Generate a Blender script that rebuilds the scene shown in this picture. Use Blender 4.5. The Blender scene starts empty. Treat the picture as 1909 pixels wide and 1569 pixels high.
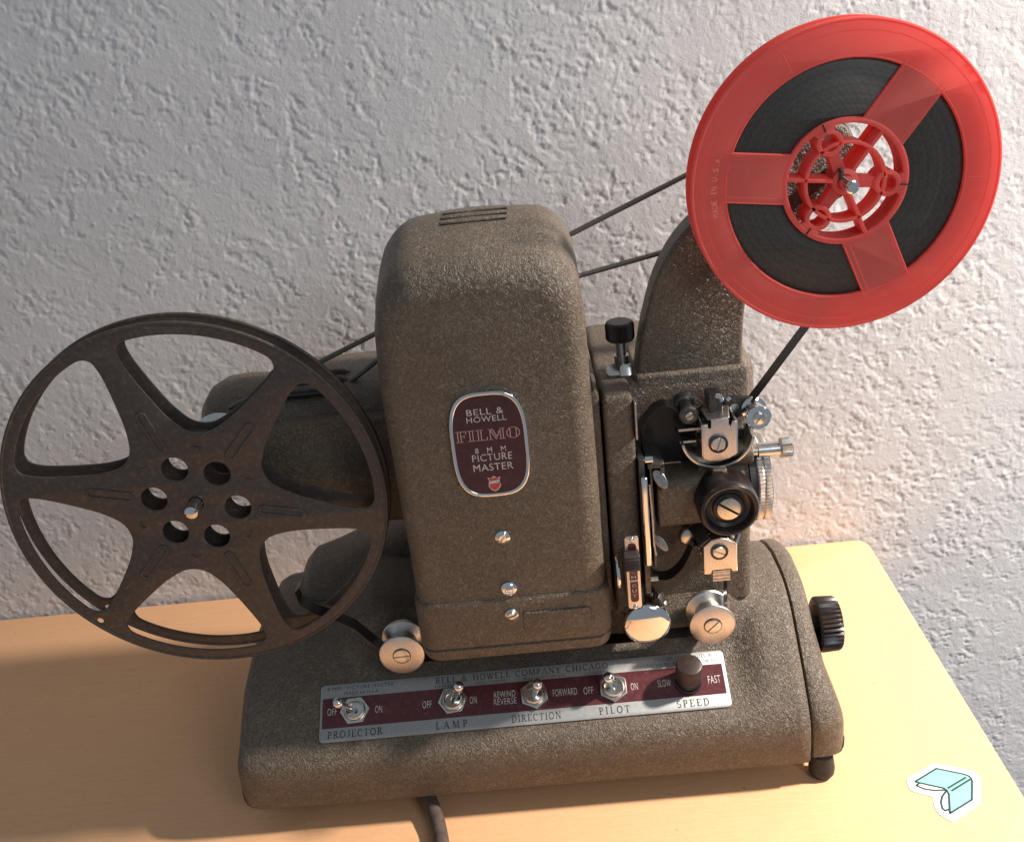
import bpy, bmesh, math, random
import numpy as np
from mathutils import Vector, Matrix
random.seed(4); rng = np.random.default_rng(7)
scene = bpy.context.scene
COL = scene.collection
S = 0.001                      # everything below is measured in millimetres
PI = math.pi

# ------------------------------------------------------------------ camera
FPX, PITCH, ROLL, YAW, CAMH = 1960.81, 0.431768, 0.110445, -0.031655, 400.0
_F = Vector((math.sin(YAW)*math.cos(PITCH), math.cos(YAW)*math.cos(PITCH), -math.sin(PITCH)))
_R0 = Vector((math.cos(YAW), -math.sin(YAW), 0)); _U0 = _R0.cross(_F)
_R = _R0*math.cos(ROLL) - _U0*math.sin(ROLL); _U = _R0*math.sin(ROLL) + _U0*math.cos(ROLL)
cam_data = bpy.data.cameras.new('camera'); cam = bpy.data.objects.new('camera', cam_data); COL.objects.link(cam)
M = Matrix.Identity(4)
for i in range(3):
    M[i][0] = _R[i]; M[i][1] = _U[i]; M[i][2] = -_F[i]
M[2][3] = CAMH*S
cam.matrix_world = M
cam_data.sensor_fit = 'HORIZONTAL'; cam_data.sensor_width = 36.0
cam_data.lens = FPX/1909.0*36.0
cam_data.clip_start = 0.01; cam_data.clip_end = 50
scene.camera = cam

# ------------------------------------------------------------------ light
world = bpy.data.worlds.new('World'); scene.world = world; world.use_nodes = True
bg = world.node_tree.nodes['Background']
bg.inputs[0].default_value = (0.74, 0.86, 1.0, 1); bg.inputs[1].default_value = 0.25
def lamp(name, loc, target, size, power, color):
    d = bpy.data.lights.new(name, 'AREA'); d.shape = 'DISK'; d.size = size; d.energy = power; d.color = color
    o = bpy.data.objects.new(name, d); COL.objects.link(o)
    o.location = loc
    o.rotation_euler = (Vector(target)-Vector(loc)).to_track_quat('-Z', 'Y').to_euler()
    return o
lamp('key_lamp', (0.85, 0.43, 0.79), (0.92, 0.47, 0.0), 0.085, 42.0, (1.0, 0.90, 0.82))
lamp('fill_light', (0.75, -0.75, 0.95), (0.05, 0.45, 0.2), 0.6, 4.4, (0.90, 0.95, 1.0))  # added soft fill, lifts the front faces and the red reel
vs = scene.view_settings
vs.view_transform = 'Standard'; vs.look = 'None'; vs.gamma = 1.0; vs.exposure = 0.15; vs.use_curve_mapping = False

# ------------------------------------------------------------------ pixel -> place (a pixel is a direction; the plane gives the distance)
def ray(px, py): return _F + _R*((px-954.5)/FPX) - _U*((py-784.5)/FPX)
def atY(px, py, y):
    d = ray(px, py); t = y/d.y; return Vector((d.x*t, y, d.z*t+CAMH))
def atZ(px, py, z):
    d = ray(px, py); t = (z-CAMH)/d.z; return Vector((d.x*t, d.y*t, z))
def atPlane(px, py, p0, n):
    d = ray(px, py); o = Vector((0, 0, CAMH)); t = (p0-o).dot(n)/d.dot(n); return o+d*t

# ------------------------------------------------------------------ materials
def new_mat(name):
    m = bpy.data.materials.new(name); m.use_nodes = True
    nt = m.node_tree; b = nt.nodes['Principled BSDF']
    return m, nt, b
def coords(nt, scale=(1, 1, 1)):
    tc = nt.nodes.new('ShaderNodeTexCoord'); mp = nt.nodes.new('ShaderNodeMapping')
    mp.inputs['Scale'].default_value = scale
    nt.links.new(tc.outputs['Object'], mp.inputs['Vector']); return mp.outputs[0]
def noise(nt, vec, scale, detail=3, rough=.5, dist=0):
    n = nt.nodes.new('ShaderNodeTexNoise'); n.inputs['Scale'].default_value = scale
    n.inputs['Detail'].default_value = detail; n.inputs['Roughness'].default_value = rough; n.inputs['Distortion'].default_value = dist
    nt.links.new(vec, n.inputs['Vector']); return n.outputs['Fac']
def ramp(nt, fac, stops):
    r = nt.nodes.new('ShaderNodeValToRGB'); e = r.color_ramp.elements
    while len(e) < len(stops): e.new(0.5)
    for k, (p, c) in zip(e, stops): k.position = p; k.color = (*c, 1) if len(c) == 3 else c
    nt.links.new(fac, r.inputs[0]); return r.outputs[0]
def bump(nt, h, strength, dist, normal=None):
    b = nt.nodes.new('ShaderNodeBump'); b.inputs['Strength'].default_value = strength; b.inputs['Distance'].default_value = dist
    nt.links.new(h, b.inputs['Height'])
    if normal: nt.links.new(normal, b.inputs['Normal'])
    return b.outputs[0]
def mixc(nt, fac, a, b, mode='MIX'):
    m = nt.nodes.new('ShaderNodeMix'); m.data_type = 'RGBA'; m.blend_type = mode
    if hasattr(fac, 'is_linked'): nt.links.new(fac, m.inputs[0])
    else: m.inputs[0].default_value = fac
    for s, v in ((6, a), (7, b)):
        if hasattr(v, 'is_linked'): nt.links.new(v, m.inputs[s])
        else: m.inputs[s].default_value = (*v, 1)
    return m.outputs[2]
def simple(name, col, rough=.5, metal=0., spec=.5, var=.12, scale=300, bumpy=.0, coat=0.):
    m, nt, b = new_mat(name); v = coords(nt)
    n = noise(nt, v, scale, 4, .6)
    lo = tuple(c*(1-var) for c in col); hi = tuple(min(1, c*(1+var)) for c in col)
    nt.links.new(ramp(nt, n, [(.3, lo), (.7, hi)]), b.inputs['Base Color'])
    n2 = noise(nt, v, scale*.35, 3, .6)
    rr = nt.nodes.new('ShaderNodeMapRange'); rr.inputs[3].default_value = max(.02, rough*.75); rr.inputs[4].default_value = min(1, rough*1.3)
    nt.links.new(n2, rr.inputs[0]); nt.links.new(rr.outputs[0], b.inputs['Roughness'])
    b.inputs['Metallic'].default_value = metal; b.inputs['Specular IOR Level'].default_value = spec
    b.inputs['Coat Weight'].default_value = coat
    if bumpy: nt.links.new(bump(nt, n, bumpy, .0004), b.inputs['Normal'])
    return m
def paint_mat(name, lo, mid, hi, strength=.9):
    m, nt, b = new_mat(name); v = coords(nt)
    big = noise(nt, v, 55, 3, .6)
    n1 = noise(nt, v, 400, 3, .6, 2.6)           # wrinkles about a millimetre across
    n2 = noise(nt, v, 1150, 2, .6, .8)
    c = ramp(nt, n1, [(.38, lo), (.52, mid), (.66, hi)])
    c = mixc(nt, .25, c, ramp(nt, n2, [(.35, lo), (.65, hi)]))
    c = mixc(nt, .35, c, ramp(nt, big, [(.3, tuple(x*.72 for x in mid)), (.7, tuple(x*1.18 for x in mid))]))
    grime = noise(nt, v, 30, 5, .7, .6); c = mixc(nt, ramp(nt, grime, [(.56, (0, 0, 0)), (.74, (.42, .42, .42))]), c, tuple(x*.5 for x in mid))
    nt.links.new(c, b.inputs['Base Color'])
    h = nt.nodes.new('ShaderNodeMath'); h.operation = 'MULTIPLY_ADD'; h.inputs[1].default_value = .22
    nt.links.new(n2, h.inputs[0]); nt.links.new(n1, h.inputs[2])
    nt.links.new(bump(nt, h.outputs[0], strength, .0009), b.inputs['Normal'])
    rub = noise(nt, v, 22, 4, .65)                  # handled patches are shinier
    mr = nt.nodes.new('ShaderNodeMapRange'); mr.inputs[1].default_value = .3; mr.inputs[2].default_value = .7; mr.inputs[3].default_value = .34; mr.inputs[4].default_value = .52
    nt.links.new(rub, mr.inputs[0]); nt.links.new(mr.outputs[0], b.inputs['Roughness']); b.inputs['Specular IOR Level'].default_value = .55
    return m
MAT = {}
MAT['paint'] = paint_mat('wrinkle_paint_brown', (.050, .038, .026), (.118, .090, .062), (.27, .214, .156), 1.0)
MAT['reel_steel'] = simple('dark_brown_enamel', (.062, .049, .042), .45, .0, .5, .3, 700, .25)
MAT['chrome'] = simple('chrome', (.86, .85, .83), .07, 1., .5, .04, 200)
MAT['nickel'] = simple('satin_nickel', (.72, .69, .64), .24, 1., .5, .1, 400)
MAT['alu'] = simple('brushed_aluminium', (.74, .70, .65), .36, 1., .5, .1, 900, .15)
MAT['brass'] = simple('nickel_brass', (.70, .66, .56), .3, 1., .5, .12, 500)
MAT['steel'] = simple('worn_steel', (.50, .48, .45), .32, 1., .5, .2, 500, .1)
MAT['dark_steel'] = simple('blackened_steel', (.10, .095, .09), .35, .7, .5, .3, 500, .1)
MAT['black'] = simple('black_paint', (.025, .023, .022), .45, 0, .5, .3, 500)
MAT['bakelite'] = simple('brown_bakelite', (.022, .015, .013), .25, 0, .55, .3, 260)
MAT['bakelite_red'] = simple('red_brown_bakelite', (.036, .022, .019), .42, 0, .5, .25, 400)
MAT['maroon'] = simple('maroon_enamel', (.10, .022, .026), .33, 0, .5, .2, 600)
MAT['maroon_dark'] = simple('dark_maroon_enamel', (.062, .020, .022), .3, 0, .5, .2, 400)
MAT['plate'] = simple('etched_aluminium', (.35, .355, .345), .45, .45, .5, .12, 1300, .1)
MAT['ink'] = simple('black_ink', (.03, .028, .027), .6, 0, .3, .2, 900)
MAT['silver_ink'] = simple('silver_lettering', (.68, .65, .62), .45, .3, .5, .2, 900)
MAT['red_enamel'] = simple('red_enamel', (.55, .07, .05), .35, 0, .5, .1, 900)
MAT['pink_ink'] = simple('rose_lettering', (.62, .36, .33), .45, .1, .5, .15, 900)
MAT['rubber'] = simple('black_rubber', (.03, .028, .027), .6, 0, .4, .3, 500, .2)
MAT['cord'] = simple('brown_cord_rubber', (.085, .062, .048), .6, 0, .4, .35, 260, .5)
MAT['belt'] = simple('coiled_spring_belt', (.17, .15, .13), .35, .6, .5, .2, 700)

def _worn_ink():
    m, nt, b = new_mat('black_ink'); v = coords(nt); n = noise(nt, v, 420, 5, .7)
    nt.links.new(ramp(nt, n, [(.50, (.03, .028, .027)), (.66, (.16, .16, .155))]), b.inputs['Base Color']); b.inputs['Roughness'].default_value = .55
    return m
MAT['ink'] = _worn_ink()

def _worn_silver_ink():
    m, nt, b = new_mat('silver_lettering'); v = coords(nt); n = noise(nt, v, 420, 5, .7)
    nt.links.new(ramp(nt, n, [(.50, (.60, .57, .54)), (.66, (.24, .19, .18))]), b.inputs['Base Color']); b.inputs['Roughness'].default_value = .45
    return m
MAT['silver_ink'] = _worn_silver_ink()

def _worn_maroon():
    m, nt, b = new_mat('maroon_enamel'); v = coords(nt); n = noise(nt, v, 420, 5, .7)
    nt.links.new(ramp(nt, n, [(.50, (.085, .020, .023)), (.66, (.14, .038, .040))]), b.inputs['Base Color']); b.inputs['Roughness'].default_value = .36
    return m
MAT['maroon'] = _worn_maroon()

def _worn_reel_steel():
    m, nt, b = new_mat('dark_brown_enamel'); v = coords(nt); n = noise(nt, v, 420, 5, .7)
    nt.links.new(ramp(nt, n, [(.50, (.055, .043, .037)), (.66, (.095, .076, .064))]), b.inputs['Base Color']); b.inputs['Roughness'].default_value = .42
    return m
MAT['reel_steel'] = _worn_reel_steel()

def film_mat():
    m, nt, b = new_mat('film_edge'); tc = nt.nodes.new('ShaderNodeTexCoord')
    sep = nt.nodes.new('ShaderNodeSeparateXYZ'); nt.links.new(tc.outputs['Object'], sep.inputs[0])
    def mth(op, a, b_=None):
        n = nt.nodes.new('ShaderNodeMath'); n.operation = op
        for i, v in enumerate((a, b_)):
            if v is None: continue
            if hasattr(v, 'is_linked'): nt.links.new(v, n.inputs[i])
            else: n.inputs[i].default_value = v
        return n.outputs[0]
    r = mth('SQRT', mth('ADD', mth('MULTIPLY', sep.outputs[0], sep.outputs[0]), mth('MULTIPLY', sep.outputs[2], sep.outputs[2])))
    ang = mth('ARCTAN2', sep.outputs[2], sep.outputs[0])
    wob = noise(nt, tc.outputs['Object'], 60, 2)
    arg = mth('ADD', mth('MULTIPLY', r, 3300.), mth('MULTIPLY', wob, 9.))
    wv = mth('SINE', arg)
    # sprocket holes lining up from turn to turn: slow scallops along the turns
    sc = mth('SINE', mth('ADD', mth('MULTIPLY', ang, 84.), mth('MULTIPLY', r, 900.)))
    sc2 = mth('ABSOLUTE', mth('SINE', mth('ADD', mth('MULTIPLY', ang, 38.), mth('MULTIPLY', wob, 5.))))
    lines = mth('SINE', mth('ADD', mth('MULTIPLY', r, 1900.), mth('MULTIPLY', sc2, 3.0)))
    f = mth('ADD', mth('MULTIPLY', wv, .05), mth('ADD', mth('MULTIPLY', lines, .09), mth('MULTIPLY', mth('SUBTRACT', noise(nt, tc.outputs['Object'], 420, 3, .6), .5), .55)))
    f = mth('ADD', f, .5)
    nt.links.new(ramp(nt, f, [(.2, (.026, .024, .020)), (.8, (.062, .058, .049))]), b.inputs['Base Color'])
    nt.links.new(bump(nt, f, .25, .0003), b.inputs['Normal'])
    b.inputs['Roughness'].default_value = .42
    return m
MAT['film_roll'] = film_mat()
MAT['film'] = simple('dark_film', (.018, .014, .012), .35, 0, .4, .3, 200)

def red_mat():
    m, nt, b = new_mat('translucent_red_plastic'); v = coords(nt)
    n = noise(nt, v, 130, 3, .6)
    c = ramp(nt, n, [(.3, (.96, .23, .195)), (.7, (.98, .27, .23))])
    nt.links.new(c, b.inputs['Base Color']); b.inputs['Roughness'].default_value = .5
    tr = nt.nodes.new('ShaderNodeBsdfTranslucent'); tr.inputs[0].default_value = (1.0, .26, .21, 1)
    mx = nt.nodes.new('ShaderNodeMixShader'); mx.inputs[0].default_value = .58
    fine = noise(nt, v, 1600, 2)
    nt.links.new(bump(nt, fine, .12, .0003), b.inputs['Normal'])
    out = nt.nodes['Material Output']
    nt.links.new(b.outputs[0], mx.inputs[1]); nt.links.new(tr.outputs[0], mx.inputs[2]); nt.links.new(mx.outputs[0], out.inputs[0])
    return m
MAT['red'] = red_mat()
MAT['red_lit'] = simple('lit_red_plastic', (.95, .30, .26), .55, 0, .4, .1, 900)  # lighter red: light caught by the raised letters, put into their colour

def wall_mat():
    m, nt, b = new_mat('textured_plaster_paint'); v = coords(nt)
    n = noise(nt, v, 300, 5, .68, .5); big = noise(nt, v, 6, 4, .6)
    nt.links.new(ramp(nt, big, [(.3, (.56, .557, .562)), (.7, (.63, .622, .62))]), b.inputs['Base Color'])
    nt.links.new(bump(nt, n, .55, .0007), b.inputs['Normal'])
    b.inputs['Roughness'].default_value = .7; b.inputs['Specular IOR Level'].default_value = .3
    return m
MAT['wall'] = wall_mat()
def table_mat():
    m, nt, b = new_mat('beech_laminate')
    v = coords(nt, (6, 90, 6)); g = noise(nt, v, 7, 5, .62, .4)
    v2 = coords(nt, (9, 60, 9)); g2 = noise(nt, v2, 40, 3, .6)
    v3 = coords(nt); sp = noise(nt, v3, 260, 2, .5); cl = noise(nt, v3, 9, 3)
    c = ramp(nt, g, [(.30, (.66, .365, .185)), (.55, (.735, .42, .222)), (.75, (.77, .455, .245))])
    c = mixc(nt, .38, c, ramp(nt, g2, [(.35, (.60, .315, .15)), (.65, (.78, .465, .252))]))
    c = mixc(nt, .18, c, ramp(nt, cl, [(.35, (.67, .375, .19)), (.65, (.77, .455, .245))]))
    c = mixc(nt, ramp(nt, sp, [(.735, (0, 0, 0)), (.78, (.6, .6, .6))]), c, (.33, .17, .07))
    nt.links.new(c, b.inputs['Base Color']); b.inputs['Roughness'].default_value = .46
    nt.links.new(bump(nt, g2, .06, .0003), b.inputs['Normal'])
    b.inputs['Specular IOR Level'].default_value = .35
    return m
MAT['table'] = table_mat()

# ------------------------------------------------------------------ mesh helpers (vertices in mm, world)
class MB:
    def __init__(s): s.v = []; s.f = []
    def add(s, v, f):
        o = len(s.v); s.v += [tuple(p) for p in v]; s.f += [tuple(i+o for i in q) for q in f]; return s
    def box(s, a, b):
        (x0, y0, z0), (x1, y1, z1) = a, b
        return s.add([(x0,y0,z0),(x1,y0,z0),(x1,y1,z0),(x0,y1,z0),(x0,y0,z1),(x1,y0,z1),(x1,y1,z1),(x0,y1,z1)],
                     [(0,3,2,1),(4,5,6,7),(0,1,5,4),(1,2,6,5),(2,3,7,6),(3,0,4,7)])
    def lathe(s, prof, c, axis, seg=48, knurl=None, rot=0.):
        """prof: list of (radius, height along axis); knurl: {row: depth} alternate segments cut in"""
        c = Vector(c); ax = Vector(axis).normalized()
        t = Vector((0, 0, 1)) if abs(ax.z) < .9 else Vector((1, 0, 0))
        e1 = ax.cross(t).normalized(); e2 = ax.cross(e1)
        v = []; rows = []
        for ri, (r, h) in enumerate(prof):
            if r < 1e-6: rows.append([len(v)]); v.append(c+ax*h); continue
            row = []
            for i in range(seg):
                rr = r
                if knurl and ri in knurl: rr = r-knurl[ri]*(1 if (i//1) % 2 else 0)
                a = rot+2*PI*i/seg
                row.append(len(v)); v.append(c+ax*h+(e1*math.cos(a)+e2*math.sin(a))*rr)
            rows.append(row)
        f = []
        for A, B in zip(rows, rows[1:]):
            if len(A) == 1 and len(B) == 1: continue
            for i in range(seg):
                j = (i+1) % seg
                if len(A) == 1: f.append((A[0], B[i], B[j]))
                elif len(B) == 1: f.append((A[i], B[0], A[j]))
                else: f.append((A[i], B[i], B[j], A[j]))
        return s.add(v, f)
    def tube(s, pts, r, seg=12, caps=True):
        pts = [Vector(p) for p in pts]; n = len(pts); rows = []; v = []
        up = Vector((0, 1, 0))
        for i, p in enumerate(pts):
            d = (pts[min(i+1, n-1)]-pts[max(i-1, 0)]).normalized()
            a = d.cross(up); a = a.normalized() if a.length > 1e-4 else Vector((1, 0, 0)); b = d.cross(a)
            rr = r[i] if isinstance(r, (list, tuple)) else r
            rows.append(range(len(v), len(v)+seg))
            v += [p+(a*math.cos(2*PI*k/seg)+b*math.sin(2*PI*k/seg))*rr for k in range(seg)]
        f = [(A[k], A[(k+1) % seg], B[(k+1) % seg], B[k]) for A, B in zip(rows, rows[1:]) for k in range(seg)]
        if caps: f += [tuple(rows[0])[::-1], tuple(rows[-1])]
        return s.add(v, f)
    def ribbon(s, pts, y0, y1, th=.16):
        """a strip running through (x,z) points, wide along y"""
        n = len(pts); v = []
        for i in range(n):
            a = Vector(pts[max(i-1, 0)]); b = Vector(pts[min(i+1, n-1)]); d = (b-a).normalized(); nn = Vector((-d.y, d.x))*th
            p = Vector(pts[i])
            for q in (p+nn, p-nn):
                v += [(q.x, y0, q.y), (q.x, y1, q.y)]
        f = []
        for i in range(n-1):
            a = 4*i; b = a+4
            f += [(a, a+1, b+1, b), (a+2, b+2, b+3, a+3), (a, b, b+2, a+2), (a+1, a+3, b+3, b+1)]
        return s.add(v, f)
    def loft(s, secs, caps=True):
        n = len(secs[0]); v = [p for q in secs for p in q]
        f = [(i*n+k, i*n+(k+1) % n, (i+1)*n+(k+1) % n, (i+1)*n+k) for i in range(len(secs)-1) for k in range(n)]
        if caps: f += [tuple(range(n))[::-1], tuple(range((len(secs)-1)*n, len(secs)*n))]
        return s.add(v, f)

ORG = {}
def root(name, loc, label, cat, group=None):
    o = bpy.data.objects.new(name, None); COL.objects.link(o); o.location = Vector(loc)*S
    o.empty_display_size = .02
    ORG[o] = Vector(loc); o['label'] = label; o['category'] = cat
    if group: o['group'] = group
    return o
def obj(name, mb, mat, parent=None, bevel=0., seg=2, smooth=35., origin=None, sub=0, label=None):
    org = ORG[parent] if parent is not None else Vector(origin or (0, 0, 0))
    me = bpy.data.meshes.new(name)
    if isinstance(mb, MB): v, f = mb.v, mb.f
    else: v, f = mb
    me.from_pydata([((p[0]-org.x)*S, (p[1]-org.y)*S, (p[2]-org.z)*S) for p in v], [], f)
    bm = bmesh.new(); bm.from_mesh(me); bmesh.ops.remove_doubles(bm, verts=bm.verts, dist=1e-7)
    bmesh.ops.recalc_face_normals(bm, faces=bm.faces); bm.to_mesh(me); bm.free()
    o = bpy.data.objects.new(name, me); COL.objects.link(o)
    me.materials.append(MAT[mat])
    if smooth:
        me.shade_smooth()
        try: me.set_sharp_from_angle(angle=math.radians(smooth))
        except Exception: pass
    if bevel:
        b = o.modifiers.new('bevel', 'BEVEL'); b.width = bevel*S; b.segments = seg; b.limit_method = 'ANGLE'; b.angle_limit = math.radians(40)
        b.harden_normals = False
    if sub:
        b = o.modifiers.new('sub', 'SUBSURF'); b.levels = sub; b.render_levels = sub
    if parent is not None: o.parent = parent; ORG[o] = org
    else: o.location = org*S; ORG[o] = org
    if label: o['label'] = label
    return o
def curve_mesh(cu):
    o = bpy.data.objects.new('tmp', cu); COL.objects.link(o)
    dg = bpy.context.evaluated_depsgraph_get(); dg.update()
    me = bpy.data.meshes.new_from_object(o.evaluated_get(dg))
    v = [tuple(p.co) for p in me.vertices]; f = [tuple(p.vertices) for p in me.polygons]
    bpy.data.objects.remove(o); bpy.data.curves.remove(cu); bpy.data.meshes.remove(me)
    return v, f
def plate2d(outlines, th, bev=0., bres=1):
    """flat plate with holes: outlines are lists of (a,b) in mm; returns verts (a,b,h) with h in +-th/2"""
    cu = bpy.data.curves.new('tmp', 'CURVE'); cu.dimensions = '2D'; cu.fill_mode = 'BOTH'
    for ol in outlines:
        sp = cu.splines.new('POLY'); sp.points.add(len(ol)-1)
        for p, (a, b) in zip(sp.points, ol): p.co = (a, b, 0, 1)
        sp.use_cyclic_u = True
    cu.extrude = max(th/2-bev, .001); cu.bevel_depth = bev; cu.bevel_resolution = bres
    if bev: cu.offset = -bev
    return curve_mesh(cu)
def mapped(vf, o, ea, eb, en):
    o, ea, eb, en = (Vector(q) for q in (o, ea, eb, en))
    return [o+ea*a+eb*b+en*h for a, b, h in vf[0]], vf[1]
def circ(r, n=64, c=(0, 0), a0=0., a1=2*PI):
    full = abs(a1-a0-2*PI) < 1e-6
    return [(c[0]+r*math.cos(a0+(a1-a0)*i/(n if full else n-1)), c[1]+r*math.sin(a0+(a1-a0)*i/(n if full else n-1))) for i in range(n)]
def rrect(w, h, r, n=6, c=(0, 0)):
    o = []
    for cx, cy, a in ((w/2-r, h/2-r, 0), (-w/2+r, h/2-r, PI/2), (-w/2+r, -h/2+r, PI), (w/2-r, -h/2+r, 1.5*PI)):
        o += [(c[0]+cx+r*math.cos(a+PI/2*i/n), c[1]+cy+r*math.sin(a+PI/2*i/n)) for i in range(n+1)]
    return o
def smoothpath(pts, n=8, closed=False):
    pts = [Vector(p) for p in pts]; m = len(pts); out = []
    rngm = range(m) if closed else range(m-1)
    for i in rngm:
        p0 = pts[(i-1) % m] if closed or i > 0 else pts[0]; p1 = pts[i]; p2 = pts[(i+1) % m]; p3 = pts[(i+2) % m] if closed or i+2 < m else pts[-1]
        for k in range(n):
            t = k/n
            out.append(.5*((2*p1)+(-p0+p2)*t+(2*p0-5*p1+4*p2-p3)*t*t+(-p0+3*p1-3*p2+p3)*t**3))
    if not closed: out.append(pts[-1])
    return out

# ---- lettering -----------------------------------------------------
def sans(body):
    cu = bpy.data.curves.new('tmp', 'FONT'); cu.body = body; cu.size = 1.0; cu.extrude = .02; cu.resolution_u = 3; cu.space_character = 1.08
    return curve_mesh(cu)
T, t = .15, .075
def arcp(cx, cy, rx, ry, a0, a1, n=10): return [(cx+rx*math.cos(math.radians(a0+(a1-a0)*i/n)), cy+ry*math.sin(math.radians(a0+(a1-a0)*i/n))) for i in range(n+1)]
GL = {  # capital letters of a book face: (advance, [(weight, stroke)...], [(serif x, y, length)...])
 'A': (.86, [(t, [(.08, .03), (.42, 1)]), (T, [(.42, 1), (.74, .03)]), (t, [(.2, .35), (.62, .35)])], [(.08, 0, .24), (.74, 0, .28)]),
 'B': (.74, [(T, [(.2, 0), (.2, 1)]), (T*.8, arcp(.36, .75, .22, .22, 90, -90)), (T*.8, arcp(.36, .27, .26, .24, 90, -90)), (t, [(.2, .97), (.36, .97)]), (t, [(.2, .52), (.36, .52)]), (t, [(.2, .03), (.36, .03)])], [(.14, 0, .2), (.14, .97, .2)]),
 'C': (.80, [(T*.85, arcp(.44, .5, .34, .47, 55, 305, 16)), (t, [(.64, .66), (.64, .95)])], []),
 'D': (.84, [(T, [(.2, 0), (.2, 1)]), (T*.9, arcp(.36, .5, .36, .47, 90, -90, 14)), (t, [(.2, .97), (.36, .97)]), (t, [(.2, .03), (.36, .03)])], [(.14, 0, .2), (.14, .97, .2)]),
 'E': (.72, [(T, [(.2, 0), (.2, 1)]), (t, [(.2, .97), (.6, .97)]), (t, [(.2, .5), (.48, .5)]), (t, [(.2, .03), (.62, .03)]), (t, [(.6, .97), (.6, .78)]), (t, [(.62, .03), (.62, .24)])], [(.14, 0, .2), (.14, .97, .2)]),
 'G': (.84, [(T*.85, arcp(.44, .5, .34, .47, 55, 330, 16)), (t, [(.64, .66), (.64, .95)]), (T, [(.68, .05), (.68, .42)])], [(.66, .42, .26)]),
 'H': (.92, [(T, [(.2, 0), (.2, 1)]), (T, [(.72, 0), (.72, 1)]), (t, [(.2, .5), (.72, .5)])], [(.2, 0, .3), (.2, .97, .3), (.72, 0, .3), (.72, .97, .3)]),
 'I': (.42, [(T, [(.21, 0), (.21, 1)])], [(.21, 0, .32), (.21, .97, .32)]),
 'J': (.56, [(T, [(.36, .2), (.36, 1)]), (t, arcp(.22, .16, .16, .16, 0, -170, 8))], [(.36, .97, .32)]),
 'L': (.70, [(T, [(.2, 0), (.2, 1)]), (t, [(.2, .03), (.6, .03)]), (t, [(.6, .03), (.6, .26)])], [(.2, 0, .3), (.2, .97, .3)]),
 'M': (1.05, [(t, [(.16, 0), (.18, 1)]), (T, [(.2, 1), (.52, .05)]), (t, [(.52, .05), (.84, 1)]), (T, [(.86, 0), (.86, 1)])], [(.16, 0, .26), (.16, .97, .22), (.88, 0, .28), (.88, .97, .22)]),
 'N': (.92, [(t, [(.18, 0), (.18, 1)]), (T, [(.18, 1), (.74, .02)]), (t, [(.74, 0), (.74, 1)])], [(.18, 0, .26), (.16, .97, .22), (.74, .97, .26)]),
 'O': (.90, [(T*.9, arcp(.45, .5, .36, .47, 0, 360, 22))], []),
 'P': (.70, [(T, [(.2, 0), (.2, 1)]), (T*.8, arcp(.34, .72, .24, .25, 90, -90)), (t, [(.2, .97), (.34, .97)]), (t, [(.2, .47), (.34, .47)])], [(.2, 0, .3), (.14, .97, .2)]),
 'R': (.82, [(T, [(.2, 0), (.2, 1)]), (T*.8, arcp(.36, .74, .22, .23, 90, -90)), (t, [(.2, .97), (.36, .97)]), (t, [(.2, .51), (.36, .51)]), (T*.9, [(.38, .5), (.7, .02)])], [(.2, 0, .3), (.14, .97, .2), (.72, 0, .2)]),
 'S': (.66, [(T*.8, arcp(.33, .74, .22, .23, 40, 250, 10)), (T*.8, arcp(.33, .26, .24, .24, 70, -140, 10))], []),
 'T': (.78, [(T, [(.39, 0), (.39, 1)]), (t, [(.06, .97), (.72, .97)]), (t, [(.06, .97), (.06, .78)]), (t, [(.72, .97), (.72, .78)])], [(.39, 0, .32)]),
 'W': (1.1, [(T, [(.1, 1), (.34, .02)]), (t, [(.34, .02), (.55, .95)]), (T, [(.52, 1), (.76, .02)]), (t, [(.76, .02), (1.0, 1)])], [(.1, .97, .26), (.55, .97, .26), (1.0, .97, .24)]),
 'Y': (.80, [(T, [(.1, 1), (.4, .5)]), (t, [(.4, .5), (.7, 1)]), (T, [(.4, 0), (.4, .52)])], [(.1, .97, .26), (.7, .97, .22), (.4, 0, .3)]),
 '&': (.9, [(T*.8, arcp(.36, .77, .16, .2, -60, 240, 12)), (T*.85, arcp(.34, .27, .26, .25, 110, 330, 12)), (T*.8, [(.28, .6), (.78, .02)]), (t, [(.56, .14), (.74, .5)])], []),
 ' ': (.5, [], []),
}
def stroke_quads(w, pts, v, f, h=.02, dx=0.):
    for (x0, y0), (x1, y1) in zip(pts, pts[1:]):
        d = Vector((x1-x0, y1-y0)); L = d.length
        if L < 1e-6: continue
        d /= L; n = Vector((-d.y, d.x))*w/2; e = d*w*.12
        o = len(v)
        for q in ((x0, y0), (x1, y1)):
            sg = -1 if q == (x0, y0) else 1
            for s2 in (1, -1): v.append((q[0]+dx+e.x*sg+n.x*s2, q[1]+e.y*sg+n.y*s2, h))
        f.append((o, o+1, o+3, o+2))
def serif(body, gap=.0, weight=1.):
    v, f, x = [], [], 0.
    for ch in body:
        adv, st, se = GL[ch]
        for w, pts in st: stroke_quads(w*weight, pts, v, f, dx=x)
        for sx, sy, L in se: stroke_quads(t*weight, [(sx-L/2, max(.035, min(.965, sy+.03 if sy < .5 else sy))), (sx+L/2, max(.035, min(.965, sy+.03 if sy < .5 else sy)))], v, f, dx=x)
        x += adv+gap
    return v, f
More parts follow.
